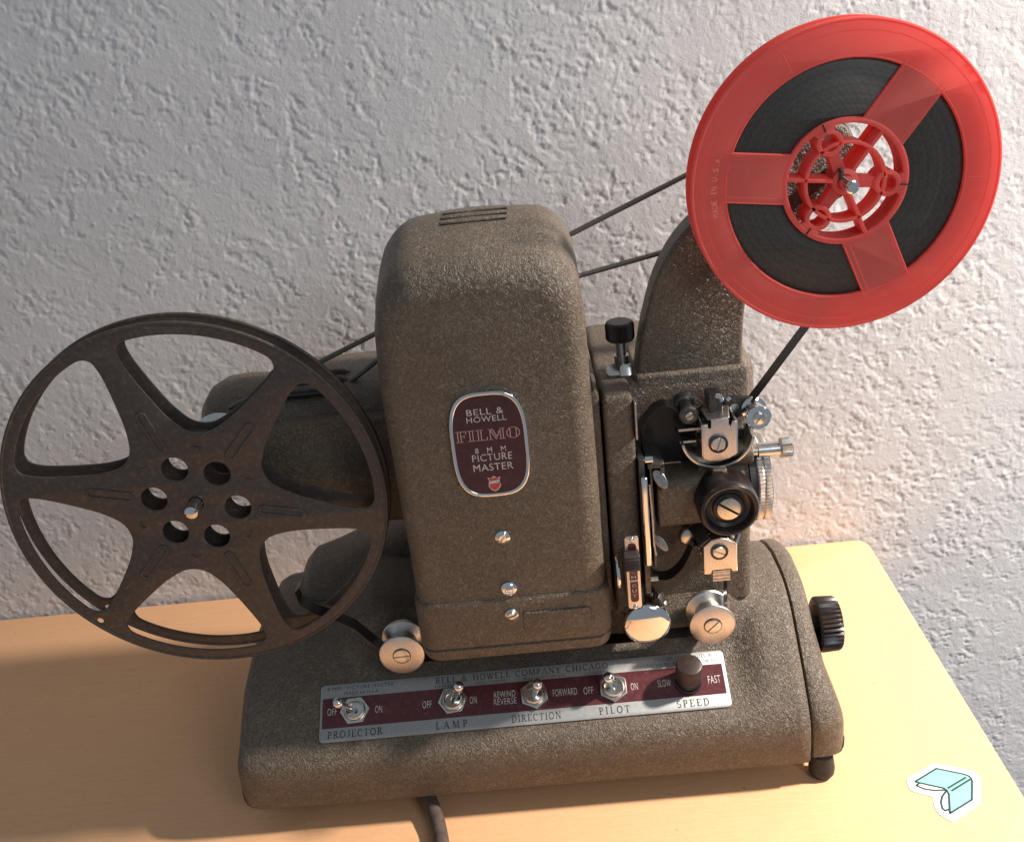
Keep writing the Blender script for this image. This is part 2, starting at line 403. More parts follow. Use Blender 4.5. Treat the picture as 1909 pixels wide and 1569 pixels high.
def fit_text(vf, ca, cb, w, h):
    """scale lettering to w x h (mm) centred at (ca, cb)"""
    v = np.array(vf[0]); lo = v.min(0); hi = v.max(0)
    a = (v[:, 0]-(lo[0]+hi[0])/2)/(hi[0]-lo[0])*w+ca; b = (v[:, 1]-(lo[1]+hi[1])/2)/(hi[1]-lo[1])*h+cb
    return [(x, y, 0) for x, y in zip(a, b)], vf[1]
def merge(parts):
    v, f = [], []
    for pv, pf in parts:
        o = len(v); v += list(pv); f += [tuple(i+o for i in q) for q in pf]
    return v, f

# ================================================================== setting: wall and table
WALL_Y, TABLE_R = 622.0, 213.5
def vnoise(X, Y, sc, seed):
    g = np.random.default_rng(seed).random((512, 512))
    x = X/sc+200; y = Y/sc+200; xi = np.floor(x).astype(int); yi = np.floor(y).astype(int)
    fx = x-xi; fy = y-yi; fx = fx*fx*fx*(fx*(fx*6-15)+10); fy = fy*fy*fy*(fy*(fy*6-15)+10)
    a = g[yi % 512, xi % 512]; b = g[yi % 512, (xi+1) % 512]; c = g[(yi+1) % 512, xi % 512]; d = g[(yi+1) % 512, (xi+1) % 512]
    return (a*(1-fx)+b*fx)*(1-fy)+(c*(1-fx)+d*fx)*fy
def fbm(X, Y, sc, seed, o=4, g=.5):
    s = 0; a = 1; tot = 0
    for i in range(o): s = s+a*vnoise(X, Y, sc/2**i, seed+i); tot += a; a *= g
    return s/tot
def sstep(a, b, x): u = np.clip((x-a)/(b-a), 0, 1); return u*u*(3-2*u)
step = 0.95
xs = np.arange(-520, 521, step); zs = np.arange(-330, 640, step)
X, Z = np.meshgrid(xs, zs)
u_ = (X+Z)*.7071; v_ = (X-Z)*.7071                     # the trowel ran mostly downwards to the right
wx = u_*1.15+6*(fbm(X, Z, 11, 11)-.5)*2; wz = v_*.85+6*(fbm(X, Z, 11, 31)-.5)*2
n1 = fbm(wx, wz, 8.6, 51, 5, .62)+.10*(fbm(X, Z, 60, 151, 2)-.5); n2 = fbm(wx, wz, 4.2, 71, 3, .6); n3 = fbm(X, Z, 2.6, 91, 2, .6)
pl = sstep(.475, .505, n1)                               # trowelled flats standing proud
rid = 1-np.clip(np.abs(n1-.49)/.045, 0, 1)              # their torn edges
blot = sstep(.54, .60, n2)*(1-pl)
flat = sstep(.50, .62, fbm(X, Z, 34, 301, 3))           # patches left smoother than others
D = (.26*pl+.30*rid*n2*1.5+.26*blot+.46*(n3-.5)*(1.3-pl))*(1-.45*flat)+1.0*(fbm(X, Z, 90, 5, 2)-.5)
nx, nz = len(xs), len(zs)
co = np.stack([X, WALL_Y-D, Z], -1).reshape(-1, 3)*S
idx = np.arange(nx*nz).reshape(nz, nx)
q = np.stack([idx[:-1, :-1], idx[:-1, 1:], idx[1:, 1:], idx[1:, :-1]], -1).reshape(-1, 4)
me = bpy.data.meshes.new('wall'); me.vertices.add(len(co)); me.vertices.foreach_set('co', co.astype(np.float32).ravel())
me.loops.add(q.size); me.loops.foreach_set('vertex_index', q.astype(np.int32).ravel())
me.polygons.add(len(q)); me.polygons.foreach_set('loop_start', np.arange(0, q.size, 4, dtype=np.int32))
me.polygons.foreach_set('use_smooth', np.ones(len(q), bool)); me.update(calc_edges=True); me.validate()
me.materials.append(MAT['wall'])
wall = bpy.data.objects.new('wall', me); COL.objects.link(wall); wall['kind'] = 'structure'
wall['label'] = 'off-white wall with rough trowelled plaster texture behind the projector'

tab = root('table', (0, 450, -26), 'light beech laminate table under the film projector', 'table')
ol = [(-620, 120), (TABLE_R, 120)]
ol += [(TABLE_R-9+9*math.cos(a), WALL_Y-3-9+9*math.sin(a)) for a in np.linspace(0, PI/2, 7)]
ol += [(-620, WALL_Y-3)]
vf = plate2d([ol], 26, 1.2, 2)
obj('tabletop', mapped(vf, (0, 0, -13), (1, 0, 0), (0, 1, 0), (0, 0, 1)), 'table', tab)

# ================================================================== projector
proj = root('film_projector', (-20, 480, 0), 'brown wrinkle-painted vintage film projector standing on the beech table', 'film projector')
def part(name, mb, mat, bevel=0., parent=None, **k): return obj(name, mb, mat, parent or proj, bevel, **k)
def screw(parent, c, axis, r, mat='nickel', slot=.6, ang=.6, dome=.3, th=.9, ring=None, name='screw'):
    """slotted screw head: two half discs standing either side of the slot"""
    c = Vector(c); ax = Vector(axis).normalized(); tt = Vector((1, 0, 0)) if abs(ax.x) < .9 else Vector((0, 0, 1))
    e1 = (tt-ax*tt.dot(ax)).normalized(); e2 = ax.cross(e1)
    u = e1*math.cos(ang)+e2*math.sin(ang); w = ax.cross(u)
    mb = MB(); g = r*.13*slot/.6
    for sg in (1, -1):
        a0 = math.asin(min(.9, g/r)); n = 14
        oln = [(r*math.cos(a0+(PI-2*a0)*i/n), sg*r*math.sin(a0+(PI-2*a0)*i/n)) for i in range(n+1)]
        ki = .86 if dome < .45 else .5
        inn = [(p[0]*ki, sg*max(g, abs(p[1])*ki)) for p in oln]
        v = [c+u*a+w*b for a, b in oln]+[c+u*a+w*b+ax*th for a, b in oln]+[c+u*a+w*b+ax*(th+dome) for a, b in inn]
        m = n+1; f = []
        for i in range(n):
            f += [(i, i+1, m+i+1, m+i), (m+i, m+i+1, 2*m+i+1, 2*m+i)]
        f += [tuple(range(2*m, 3*m)), (0, m, 2*m-1, m-1), (m, 2*m, 3*m-1, 2*m-1)]
        mb.add(v, f)
    mb.lathe([(0, .05), (r*.98, .05), (r*.98, -.2)], c, ax, 28)
    s_ = obj(name, mb, mat, parent, 0, smooth=30)
    return s_

# ---- base ----------------------------------------------------------
PA = [(560, 8), (500, 8), (450, 8), (407.6, 8), (406.8, 9.5), (406.6, 20), (407, 29), (408.6, 34.2), (412.2, 37.6), (419, 41.2), (427, 46), (437, 52), (445, 57), (449.5, 61.5), (453, 69), (456.5, 80), (460.5, 88.5), (467, 91.5), (485, 92), (515, 91), (542, 86), (555, 78), (560, 66)]
PB = [(560, 8), (500, 8), (450, 8), (407.6, 8), (406.8, 9.5), (406.6, 20), (407, 27), (408.6, 33.0), (412.2, 38.0), (419, 45), (427, 53), (437, 62), (445, 70), (449.5, 75), (453, 78.5), (456.5, 81.3), (460.5, 83.5), (467, 85.2), (485, 84.5), (500, 80.5), (512, 75), (535, 58), (556, 36)]
PC = PA[:11]+[(436.5, 52.2), (443.5, 58), (446.5, 66), (448.5, 76), (450.5, 85), (453, 91.5), (459, 95.5), (480, 97)]+PA[19:]
PL = [(560, 8), (500, 8), (450, 8), (407.6, 8), (406.8, 9.5), (406.6, 20), (407, 29), (408.6, 34.2), (412.2, 37.6), (419, 41.2), (427, 46), (437, 52), (445, 56.5), (449.5, 59), (453, 61), (456.5, 63), (460.5, 65), (467, 67.5), (485, 69), (515, 67), (542, 62), (555, 56), (560, 48)]
def _fw(pf):
    out = []
    for y, z in pf:
        k = 1-max(0, min(1, (y-440)/28.)); k = k*k*(3-2*k)
        out.append((y-7*k, z+(6 if z < 30 else 6.2)*k if y < 470 else (max(z, 14) if z < 14 else z)))
    return out
PA, PB, PL, PC = _fw(PA), _fw(PB), _fw(PL), _fw(PC)
def lerp(a, b, u): return [(p[0]+(q[0]-p[0])*u, p[1]+(q[1]-p[1])*u) for p, q in zip(a, b)]
def inset(pf, d):
    n = len(pf); out = []
    for i in range(n):
        a = Vector(pf[i-1]); b = Vector(pf[i]); c = Vector(pf[(i+1) % n])
        n1_ = Vector((-(b-a).y, (b-a).x)); n2_ = Vector((-(c-b).y, (c-b).x))
        nn = (n1_.normalized()+n2_.normalized())
        nn = nn.normalized() if nn.length > 1e-6 else Vector((0, 0))
        cosv = max(.5, nn.dot(n1_.normalized()))
        p = b+nn*(-d/cosv) if True else b
        out.append((p.x, p.y))
    return out
# orientation: points run clockwise seen from +x, so inside lies to the right of travel
def sm(a, b, x): u = max(0, min(1, (x-a)/(b-a))); return u*u*(3-2*u)
def base_profile(x):
    if x < -60: return lerp(PL, PA, sm(-128, -100, x))
    return lerp(lerp(PA, PC, sm(38, 52, x)), PB, sm(82, 101, x))
secs = []
stx = [-168.5, -168, -166.8, -164.5, -161, -156, -150, -140, -130, -122, -114, -106, -98, -85, -60, -30, 0, 30, 38, 42, 46, 50, 55, 64, 74, 80, 83, 86, 89, 92, 95, 98, 101, 104, 110, 115, 116]
ins = {-168.5: 6.5, -168: 4.8, -166.8: 3.0, -164.5: 1.5, -161: .6, -156: .2, 116: 1.0, 115: .1}
for x in stx:
    pf = inset(base_profile(x), ins.get(x, 0)); secs.append([(x, y, max(12, z)) for y, z in pf])
base = part('base_housing', MB().loft(secs), 'paint', smooth=50)
# end cap on the right
secs = []
for u, d in ((0, .9), (.05, .1), (.3, 0), (.55, .4), (.72, 1.3), (.86, 3.0), (.95, 5.2), (1.0, 8.5)):
    pf = inset(PB, d)
    row = []
    for y, z in pf:
        w = 17.5-7.5*sm(30, 66, z)+2.0*sm(440, 520, y); row.append((117.0+u*w, y+1.2, max(16.5, z-.4)))
    secs.append(row)
part('end_cap', MB().loft(secs), 'paint', smooth=50)
MB_ = MB
# feet
p = atY(1529, 1413, 408)
f1 = part('foot', MB().lathe([(0, 0), (5.2, .2), (6.3, 2), (6.5, 5), (6.0, 8.5), (5.4, 13.3), (4, 14.6), (4, 18)], (p.x+.5, 407, .1), (0, 0, 1), 36), 'rubber')
for x, y in ((-151, 428), (-154, 548), (98, 538)):
    part('foot', MB().lathe([(0, 0), (6.0, .2), (6.6, 2.5), (6.2, 8), (5.5, 15)], (x, y, .1), (0, 0, 1), 28), 'rubber')
# levelling knob at the right side of the base
kc = Vector((126.5, 453, 57.5))
part('tilt_knob', MB().lathe([(4, -8), (4, 5), (12.8, 5), (14.4, 6.0), (14.6, 7.5), (14.2, 15.5), (13.3, 16.8), (11.0, 17.3), (10, 16.6), (0, 16.3)], kc, (1, 0, 0), 72, {3: .9, 4: 1.1, 5: 1.1, 6: .8}), 'bakelite', smooth=25)

# ---- control plate -------------------------------------------------
slope = math.atan2(PA[11][1]-PA[9][1], PA[11][0]-PA[9][0]); E1 = Vector((1, 0, 0)); E2 = Vector((0, math.cos(slope), math.sin(slope))); EN = Vector((0, -math.sin(slope), math.cos(slope)))
P0 = Vector((-20, *PA[10]))+EN*.35
def onp(px, py):
    q_ = atPlane(px, py, P0, EN)-P0; return q_.dot(E1), q_.dot(E2)
c00 = onp(597, 1384); c01 = onp(597, 1276); c10 = onp(1362, 1319); c11 = onp(1350, 1214)
a0 = (c00[0]+c01[0])/2; a1 = (c10[0]+c11[0])/2; b0 = (c00[1]+c10[1])/2; b1 = (c01[1]+c11[1])/2
PW, PH = a1-a0, b1-b0; pac = ((a0+a1)/2, (b0+b1)/2)
def pm(vf, h=0.): return mapped(vf, P0+EN*h, E1, E2, EN)
cplate = part('control_plate', pm(plate2d([rrect(PW, PH, 2.2, 5, pac)], 1.0, .25), .2), 'plate', smooth=30)
band = [(a0+1.3, b0+PH*.235), (a1-1.6, b0+PH*.235), (a1-1.6, b0+PH*.755), (a0+1.3, b0+PH*.755)]
obj('maroon_band', pm(plate2d([band], .12), .80), 'maroon', cplate, smooth=0)
def plate_text(vf, px0, px1, fb, hh, mat, name='lettering'):
    """px0/px1: photo x of the two ends; fb: height up the plate (0..1) of the centre"""
    def ax(px):
        py = 1384+(1319-1384)*(px-597)/765-(fb)*107; return onp(px, py)[0]
    x0, x1 = ax(px0), ax(px1)
    return obj(name, pm(fit_text(vf, (x0+x1)/2, b0+PH*fb, x1-x0, hh*PH), .90 if mat != 'ink' else .74), mat, cplate, smooth=0)
plate_text(serif('PROJECTOR', .12), 611, 714, .12, .13, 'ink'); plate_text(serif('LAMP', .45), 813, 871, .12, .13, 'ink')
plate_text(serif('DIRECTION', .12), 954, 1046, .12, .13, 'ink'); plate_text(serif('PILOT', .3), 1117, 1174, .12, .13, 'ink'); plate_text(serif('SPEED', .2), 1262, 1322, .12, .13, 'ink')
plate_text(serif('BELL & HOWELL COMPANY CHICAGO', .1), 812, 1133, .905, .115, 'ink')
plate_text(sans('8 MM  "PICTURE MASTER"'), 611, 738, .925, .062, 'ink'); plate_text(sans('MADE IN U.S.A.'), 643, 708, .825, .055, 'ink')
plate_text(sans('NEW YORK'), 812, 858, .80, .05, 'ink'); plate_text(sans('HOLLYWOOD'), 888, 945, .80, .05, 'ink')
plate_text(sans('WASHINGTON D.C.'), 975, 1056, .80, .05, 'ink'); plate_text(sans('LONDON'), 1091, 1133, .80, .055, 'ink')
plate_text(sans('DESIGN 151   MODEL A'), 1220, 1326, .925, .062, 'ink'); plate_text(sans('115 VOLTS . 8 AMPS . A.C. OR D.C.'), 1207, 1341, .825, .058, 'ink')
def band_text(body, px0, px1, fb, hh=.125): plate_text(sans(body), px0, px1, fb, hh, 'silver_ink')
band_text('OFF', 611, 629, .52); band_text('ON', 700, 713, .495); band_text('OFF', 788, 805, .50); band_text('ON', 876, 889, .505)
band_text('REWIND', 921, 961, .56, .11); band_text('REVERSE', 921, 963, .435, .11); band_text('FORWARD', 1031, 1076, .50); band_text('OFF', 1088, 1106, .49); band_text('ON', 1176, 1189, .49)
band_text('SLOW', 1226, 1251, .50); band_text('FAST', 1320, 1343, .49, .135)

def toggle(px, py, tip, rot, name='toggle_switch'):
    a, b = onp(px, py); c = P0+E1*a+E2*b+EN*.8
    hexo = [(7.6*math.cos(rot+PI/3*i), 7.6*math.sin(rot+PI/3*i)) for i in range(6)]
    def m2(vf, h): return mapped(vf, c+EN*h, E1, E2, EN)
    sw = part(name, m2(plate2d([hexo, circ(5.2, 32)], 2.0, .35), 1.0), 'nickel', smooth=25)
    obj('bushing', MB().lathe([(5.25, 0), (5.25, 3.0), (4.9, 3.5), (4.3, 3.5), (4.0, 2.6), (3.9, .6), (0, .4)], c, EN, 36), 'nickel', sw, smooth=25)
    d = (E1*tip[0]+E2*tip[1]+EN*1.0).normalized()
    e = c+EN*.5
    obj('lever', MB().lathe([(1.35, 0), (1.45, 3), (1.7, 7), (2.25, 9.0), (2.75, 10.6), (2.75, 12.0), (2.1, 13.3), (.9, 13.9), (0, 14)], e, d, 24), 'chrome', sw, smooth=60)
    return sw
toggle(663, 1326, (-.78, .18), .05)
toggle(845, 1307, (.42, .32), .10)
toggle(996, 1296, (.22, .10), PI/6+.10)
toggle(1143, 1283, (-.20, .12), PI/6)
a, b = onp(1283, 1272); c = P0+E1*a+E2*b+EN*.8
sk = part('speed_knob', MB().lathe([(5.6, 0), (5.8, 3.5), (6.5, 4.2), (6.7, 6), (6.6, 13.0), (6.1, 14.1), (5.2, 14.5), (0, 14.7)], c, EN+Vector((.02, .26, .12)), 56), 'bakelite_red', smooth=30)
obj('knob_skirt', MB().lathe([(0, .1), (6.6, .1), (6.6, 1.4), (5.8, 2.0)], c, EN, 40), 'bakelite', sk)

# ---- lamp house ----------------------------------------------------
LX0, LX1, LY0 = -67.5, 22.8, 410.0
def lamp_sec(y, ins_, zb, top, rc):
    x0, x1 = LX0+ins_, LX1-ins_; z1 = top-ins_; o = []
    n = 9
    def flare(z): return 0.0+1.6*sm(200, 120, z) if False else 0.0
    o += [(x0, y, zb), (x0, y, zb+30), (x0-.4, y, 160), (x0-.9, y, 205), (x0-1.0, y, 232), (x0+.4, y, z1-rc-6)]
    for i in range(n+1):
        a = PI-PI/2*i/n; o.append((x0+1.6+rc*.95+rc*.95*math.cos(a), y, z1-rc*1.1+rc*1.1*math.sin(a)))
    xm = (x0+x1)/2
    o += [(xm-10, y, z1+1.3), (xm, y, z1+1.7), (xm+10, y, z1+1.3)]
    for i in range(n+1):
        a = PI/2-PI/2*i/n; o.append((x1-1.2-rc*.85+rc*.85*math.cos(a), y, z1-rc+rc*math.sin(a)))
    o += [(x1-.4, y, z1-rc-12), (x1-.2, y, 205), (x1, y, 160), (x1, y, zb+30), (x1, y, zb)]
    return o
prof = [(410.0, 9.5, 276.5, 17), (410.15, 7.8, 277.3, 18), (410.7, 5.8, 278.1, 19), (411.7, 4.0, 279, 20), (413.2, 2.3, 279.8, 21), (415.6, 1.0, 280.8, 22), (419, .3, 282, 22), (425, 0, 283.6, 22), (436, 0, 286.4, 22), (448, 0, 288.8, 22), (460, 0, 289.8, 22), (475, 0, 288, 22), (490, .5, 283, 24), (500, 3, 279, 26), (506, 8, 275, 26)]
lh = part('lamp_house', MB().loft([lamp_sec(y, i, 119.5, tp, rc) for y, i, tp, rc in prof]), 'paint', smooth=50)
def low_sec(z, d, r=8.5):
    return [(a, b, z) for a, b in rrect(LX1-LX0+2*d, 96+2*d, r, 7, ((LX0+LX1)/2, LY0+48))]
part('lamp_house_base', MB().loft([low_sec(95.0, -.2), low_sec(95.4, .6), low_sec(96.5, .9), low_sec(119.0, .9), low_sec(120.4, .7), low_sec(121.2, 0.1), low_sec(121.5, -1)]), 'paint', smooth=50)
part('bottom_lip', MB().loft([low_sec(87.0, -3.5), low_sec(87.5, -1.6), low_sec(88.5, -.4), low_sec(91, .3), low_sec(94.0, .6), low_sec(94.8, -.2)]), 'paint', smooth=50)
# raised panels and strap of the lower band
for (pa, pb, pc, pd) in (((976, 1141), (1130, 1126), (1134, 1164), (978, 1178)),):
    pts = [atY(*q_, LY0-.9) for q_ in (pa, pb, pc, pd)]
    x0 = (pts[0].x+pts[3].x)/2; x1 = (pts[1].x+pts[2].x)/2; z1 = (pts[0].z+pts[1].z)/2; z0 = (pts[2].z+pts[3].z)/2
    x0 = max(x0, LX0+9); x1 = min(x1, LX1-9)
    part('raised_panel', mapped(plate2d([rrect(x1-x0, z1-z0, 1.5, 4, ((x0+x1)/2, (z0+z1)/2))], 1.6, .5, 2), (0, LY0-.95, 0), (1, 0, 0), (0, 0, 1), (0, -1, 0)), 'paint', smooth=50)
for px, py, r, m_, an in ((937, 1003, 3.4, 'chrome', .9), (954, 1145, 3.2, 'nickel', .25)):
    q_ = atY(px, py, LY0-1.2); screw(lh, (q_.x, LY0-(.1 if py < 1100 else .95), q_.z), (0, -1, 0), r, m_, .6, an, 1.3, .7)
q_ = atY(949, 1099, LY0-1)
obj('latch_button', MB().lathe([(3.8, 0), (3.8, .6), (3.2, 1.3), (2.6, 1.6), (2.4, 1.3), (2.0, 1.4), (1.5, 1.9), (1.1, 2.0), (.9, 1.7), (0, 1.9)], (q_.x, LY0-.05, q_.z), (0, -1, 0), 40), 'chrome', lh, smooth=25)
# louvres pressed into the top
for k, (ya, yb) in enumerate(((447.0, 448.6), (453.5, 455.1), (460.0, 461.6))):
    n = 15; rows = []
    top = [(410, 276.5), (425, 283.6), (436, 286.4), (448, 288.8), (460, 289.8), (475, 288)]
    def tz(y):
        for (y0_, z0_), (y1_, z1_) in zip(top, top[1:]):
            if y0_ <= y <= y1_: return z0_+(z1_-z0_)*(y-y0_)/(y1_-y0_)
        return 289.8
    v = []
    for i in range(n):
        x = -35.5+k*.3+i*(28.5)/(n-1); bow = 1.2*(1-((x+21.2)/14.5)**2); zz = 1.25+.45*(1-((x+22)/22)**2)
        e = .25 if i in (0, n-1) else 1.0
        rows.append([(x, ya-bow, tz(ya)+zz-.6), (x, ya+.6-bow, tz(ya)+zz+.35*e), (x, ya+2.4-bow, tz(ya+2)+zz+.6*e), (x, yb+2.2-bow, tz(yb+2)+zz-.4)])
    obj('louvre', MB().loft(rows), 'paint', lh, smooth=60)
    obj('louvre_slot', MB().loft([[(p_[0][0], p_[0][1]-.7, p_[0][2]+.42), (p_[0][0], p_[0][1]+.2, p_[0][2]+.72), (p_[0][0], p_[0][1]+.3, p_[0][2]-.8)] for p_ in rows]), 'black', lh)

# ---- badge ---------------------------------------------------------
BY = LY0-.1
bl = [atY(*q_, BY) for q_ in ((842, 830), (986, 820), (908, 727), (922, 922))]
bcx = (bl[0].x+bl[1].x)/2-.2; bcz = (bl[2].z+bl[3].z)/2; bw = bl[1].x-bl[0].x; bh = bl[2].z-bl[3].z
def badge_ol(k):
    o = []
    for i in range(72):
        a = 2*PI*i/72; cx = abs(math.cos(a))**(2/3.3)*math.copysign(1, math.cos(a)); sz = abs(math.sin(a))**(2/3.3)*math.copysign(1, math.sin(a))
        o.append(((bw/2-k)*cx*(1+.035*sz*0), (bh/2-k)*sz))
    return o
def bmap(vf, h): return mapped(vf, (bcx, BY-h, bcz), (1, 0, 0), (0, 0, 1), (0, -1, 0))
badge = part('badge', bmap(plate2d([badge_ol(.9)], 1.2), .6), 'maroon_dark', smooth=30)
obj('badge_rim', bmap(plate2d([badge_ol(0), badge_ol(1.7)], 1.9, .6, 3), .95), 'chrome', badge, smooth=60)
def badge_text(vf, f0, f1, fz, fh, mat='silver_ink', name='lettering'):
    return obj(name, bmap(fit_text(vf, (f0+f1-1)/2*bw, (.5-fz)*bh, (f1-f0)*bw, fh*bh), 1.28), mat, badge, smooth=0)
badge_text(sans('BELL &'), .25, .72, .182, .058); badge_text(sans('HOWELL'), .24, .75, .250, .055)
badge_text(sans('8   M   M'), .30, .70, .545, .052); badge_text(sans('PICTURE'), .25, .77, .615, .068); badge_text(sans('MASTER'), .25, .77, .710, .068)
fv, ff = [], []; x = 0.; W_ = .05
INL = {'F': (.66, [[(.12, 0), (.12, 1)], [(.30, 0), (.30, 1)], [(0, .98), (.62, .98)], [(0, .02), (.42, .02)], [(.62, .98), (.60, .74)], [(.30, .52), (.5, .52)], [(.5, .64), (.5, .4)]]),
 'I': (.44, [[(.12, 0), (.12, 1)], [(.30, 0), (.30, 1)], [(0, .98), (.42, .98)], [(0, .02), (.42, .02)]]),
 'L': (.68, [[(.12, 0), (.12, 1)], [(.30, 0), (.30, 1)], [(0, .98), (.42, .98)], [(0, .02), (.62, .02)], [(.62, .02), (.64, .3)]]),
 'M': (1.0, [[(.1, 0), (.1, 1)], [(.1, 1), (.42, .08)], [(.24, 1), (.5, .22)], [(.44, .05), (.72, 1)], [(.70, 0), (.70, 1)], [(.86, 0), (.86, 1)], [(0, .98), (.24, .98)], [(0, .02), (.22, .02)], [(.62, .02), (.96, .02)], [(.70, .98), (.96, .98)]]),
 'O': (.84, [arcp(.4, .5, .38, .49, 0, 360, 26), [(.22, .12), (.22, .88)], [(.58, .12), (.58, .88)]])}
for ch in 'FILMO':
    adv, st = INL[ch]
    for pts in st: stroke_quads(W_, pts, fv, ff, dx=x)
    x += adv+.05
badge_text((fv, ff), .075, .905, .40, .105, 'pink_ink')
def shield(k): return [(x_*k, z_*k) for x_, z_ in ((-3.1, 3.3), (-1.4, 2.9), (0, 3.9), (1.4, 2.9), (3.1, 3.3), (2.5, 1.6), (3.0, -1.6), (1.6, -3.6), (0, -4.5), (-1.6, -3.6), (-3.0, -1.6), (-2.5, 1.6))]
sc_ = (.0*bw, (.5-.87)*bh)
def shift(ol_, o): return [(a+o[0], b+o[1]) for a, b in ol_]
obj('shield', bmap(plate2d([shift(shield(.92), sc_)], .25), 1.25), 'silver_ink', badge, smooth=0)
obj('shield_field', bmap(plate2d([shift([(-2.3, -.4), (2.3, .1), (2.3, -1.4), (1.2, -2.9), (0, -3.6), (-1.2, -2.9), (-2.3, -1.4)], sc_)], .2), 1.42), 'red_enamel', badge, smooth=0)
obj('shield_field', bmap(plate2d([shift([(-2.2, 2.5), (0, 2.6), (2.2, 2.6), (1.9, 1.5), (-1.9, 1.2)], sc_)], .2), 1.42), 'red_enamel', badge, smooth=0)

# ---- body casting right of the lamp house --------------------------
BY0 = 446.0                                           # face of the mechanism plate
def vbox(x0, y0, z0, x1, y1, z1, r, b=1.2, n=6):
    secs = []
    for z, d in ((z0, 0), (z1-b*2, 0), (z1-b, -b*.25), (z1-b*.3, -b*.75), (z1, -b*1.6)):
        secs.append([(a, c_, z) for a, c_ in rrect(x1-x0+2*d, y1-y0+2*d, max(.5, r+d), n, ((x0+x1)/2, (y0+y1)/2))])
    return MB().loft(secs)
body = part('mechanism_housing', vbox(26, BY0, 84, 97.5, 532, 207.5, 5, 2.2), 'paint', smooth=50)
part('housing_shoulder', vbox(50, 462, 150, 104, 520, 207, 10, 4), 'paint', smooth=50)
# bright column in front that carries the gate
part('gate_column', vbox(27.2, 425, 97, 40.8, 447, 211, 2.2, 1.5), 'paint', smooth=50)
part('housing_flange', vbox(21.5, 427, 97, 26.0, 500, 213, 1.5, 1.2), 'paint', smooth=50)
part('housing_foot', vbox(26, 440, 84, 44, 470, 100, 4, 1.2), 'paint', smooth=50)
# flat black disc behind the film loop
part('loop_disc', mapped(plate2d([circ(17, 48)], .8), (atY(1248, 810, BY0).x, BY0-.35, atY(1248, 810, BY0).z), (1, 0, 0), (0, 0, 1), (0, -1, 0)), 'black', smooth=30)
# thumbscrew on top
kb = Vector((atZ(1160, 690, 208).x, 462, 207))
tk = part('top_thumbscrew', MB().lathe([(0, 25.5), (5.4, 25.5), (6.5, 24.8), (6.8, 23.6), (6.8, 17.5), (6.3, 16.6), (2.6, 16.4)], kb, (0, 0, 1), 120, {2: .3, 3: .35, 4: .3}), 'bakelite', smooth=25)
obj('stem', MB().lathe([(2.5, 17), (2.5, 9), (3.5, 8.8), (3.5, 2), (2.2, 1.8), (2.2, -1)], kb, (0, 0, 1), 30), 'steel', tk, smooth=30)
obj('clip', mapped(plate2d([rrect(13, 7, 3, 6)], 1.0, .2), kb+Vector((-1.5, -2, 2.0)), (1, 0, 0), (0, .8, .6), (0, -.6, .8)), 'nickel', tk, smooth=30)
obj('clip', mapped(plate2d([rrect(6, 7, 2, 5)], 1.0, .2), kb+Vector((1.5, -5, 2.0)), (1, 0, 0), (0, .5, .86), (0, -.86, .5)), 'nickel', tk, smooth=30)

# ---- feed arm ------------------------------------------------------
AY = 449.0
arm_px = [(1187, 702), (1193, 650), (1203, 595), (1224, 520), (1258, 455), (1305, 402), (1370, 345), (1450, 280), (1520, 240), (1565, 230), (1590, 250), (1600, 300), (1590, 350), (1556, 378), (1505, 405), (1440, 465), (1402, 530), (1388, 590), (1385, 692)]
ol = [(atY(a, b, AY).x, atY(a, b, AY).z) for a, b in arm_px]
ol = [tuple(p_) for p_ in smoothpath([Vector(p_) for p_ in ol], 4)]
arm = part('feed_arm', mapped(plate2d([ol], 16, 2.2, 3), (0, AY+8, 0), (1, 0, 0), (0, 0, 1), (0, -1, 0)), 'paint', smooth=50)
# a lower plinth under the arm so that it sits on the housing
q0 = atY(1188, 700, AY-3); q1 = atY(1386, 690, AY-3)
part('arm_plinth', vbox(q0.x-1.0, AY-2.6, 186, q1.x+2.5, AY+45, (q0.z+q1.z)/2+.8, 2.5, 1.0), 'paint', smooth=50)
C2 = Vector((132.67, 429.4, 294.52)); C1 = Vector((-163.47, 429.4, 176.09))
obj('spindle', MB().lathe([(2.9, -60), (2.9, 2), (2.6, 7.5), (2.6, 9.5), (2.0, 10.6), (0, 11)], C2, (0, -1, 0), 28), 'chrome', arm, smooth=40)
screw(arm, C2+Vector((0, -9.2, 0)), (0, -1, 0), 2.75, 'chrome', .8, -.1, .7, .8)
obj('spindle_key', MB().box((C2.x-2.6, C2.y-2, C2.z+1.0), (C2.x-1.2, C2.y+6, C2.z+5.6)), 'dark_steel', arm, .2)
obj('belt_pulley', MB().lathe([(3, 50), (20, 50), (20.5, 52), (17, 54.5), (20.5, 57), (20, 59), (3, 59)], C2, (0, 1, 0), 48), 'dark_steel', arm, smooth=30)

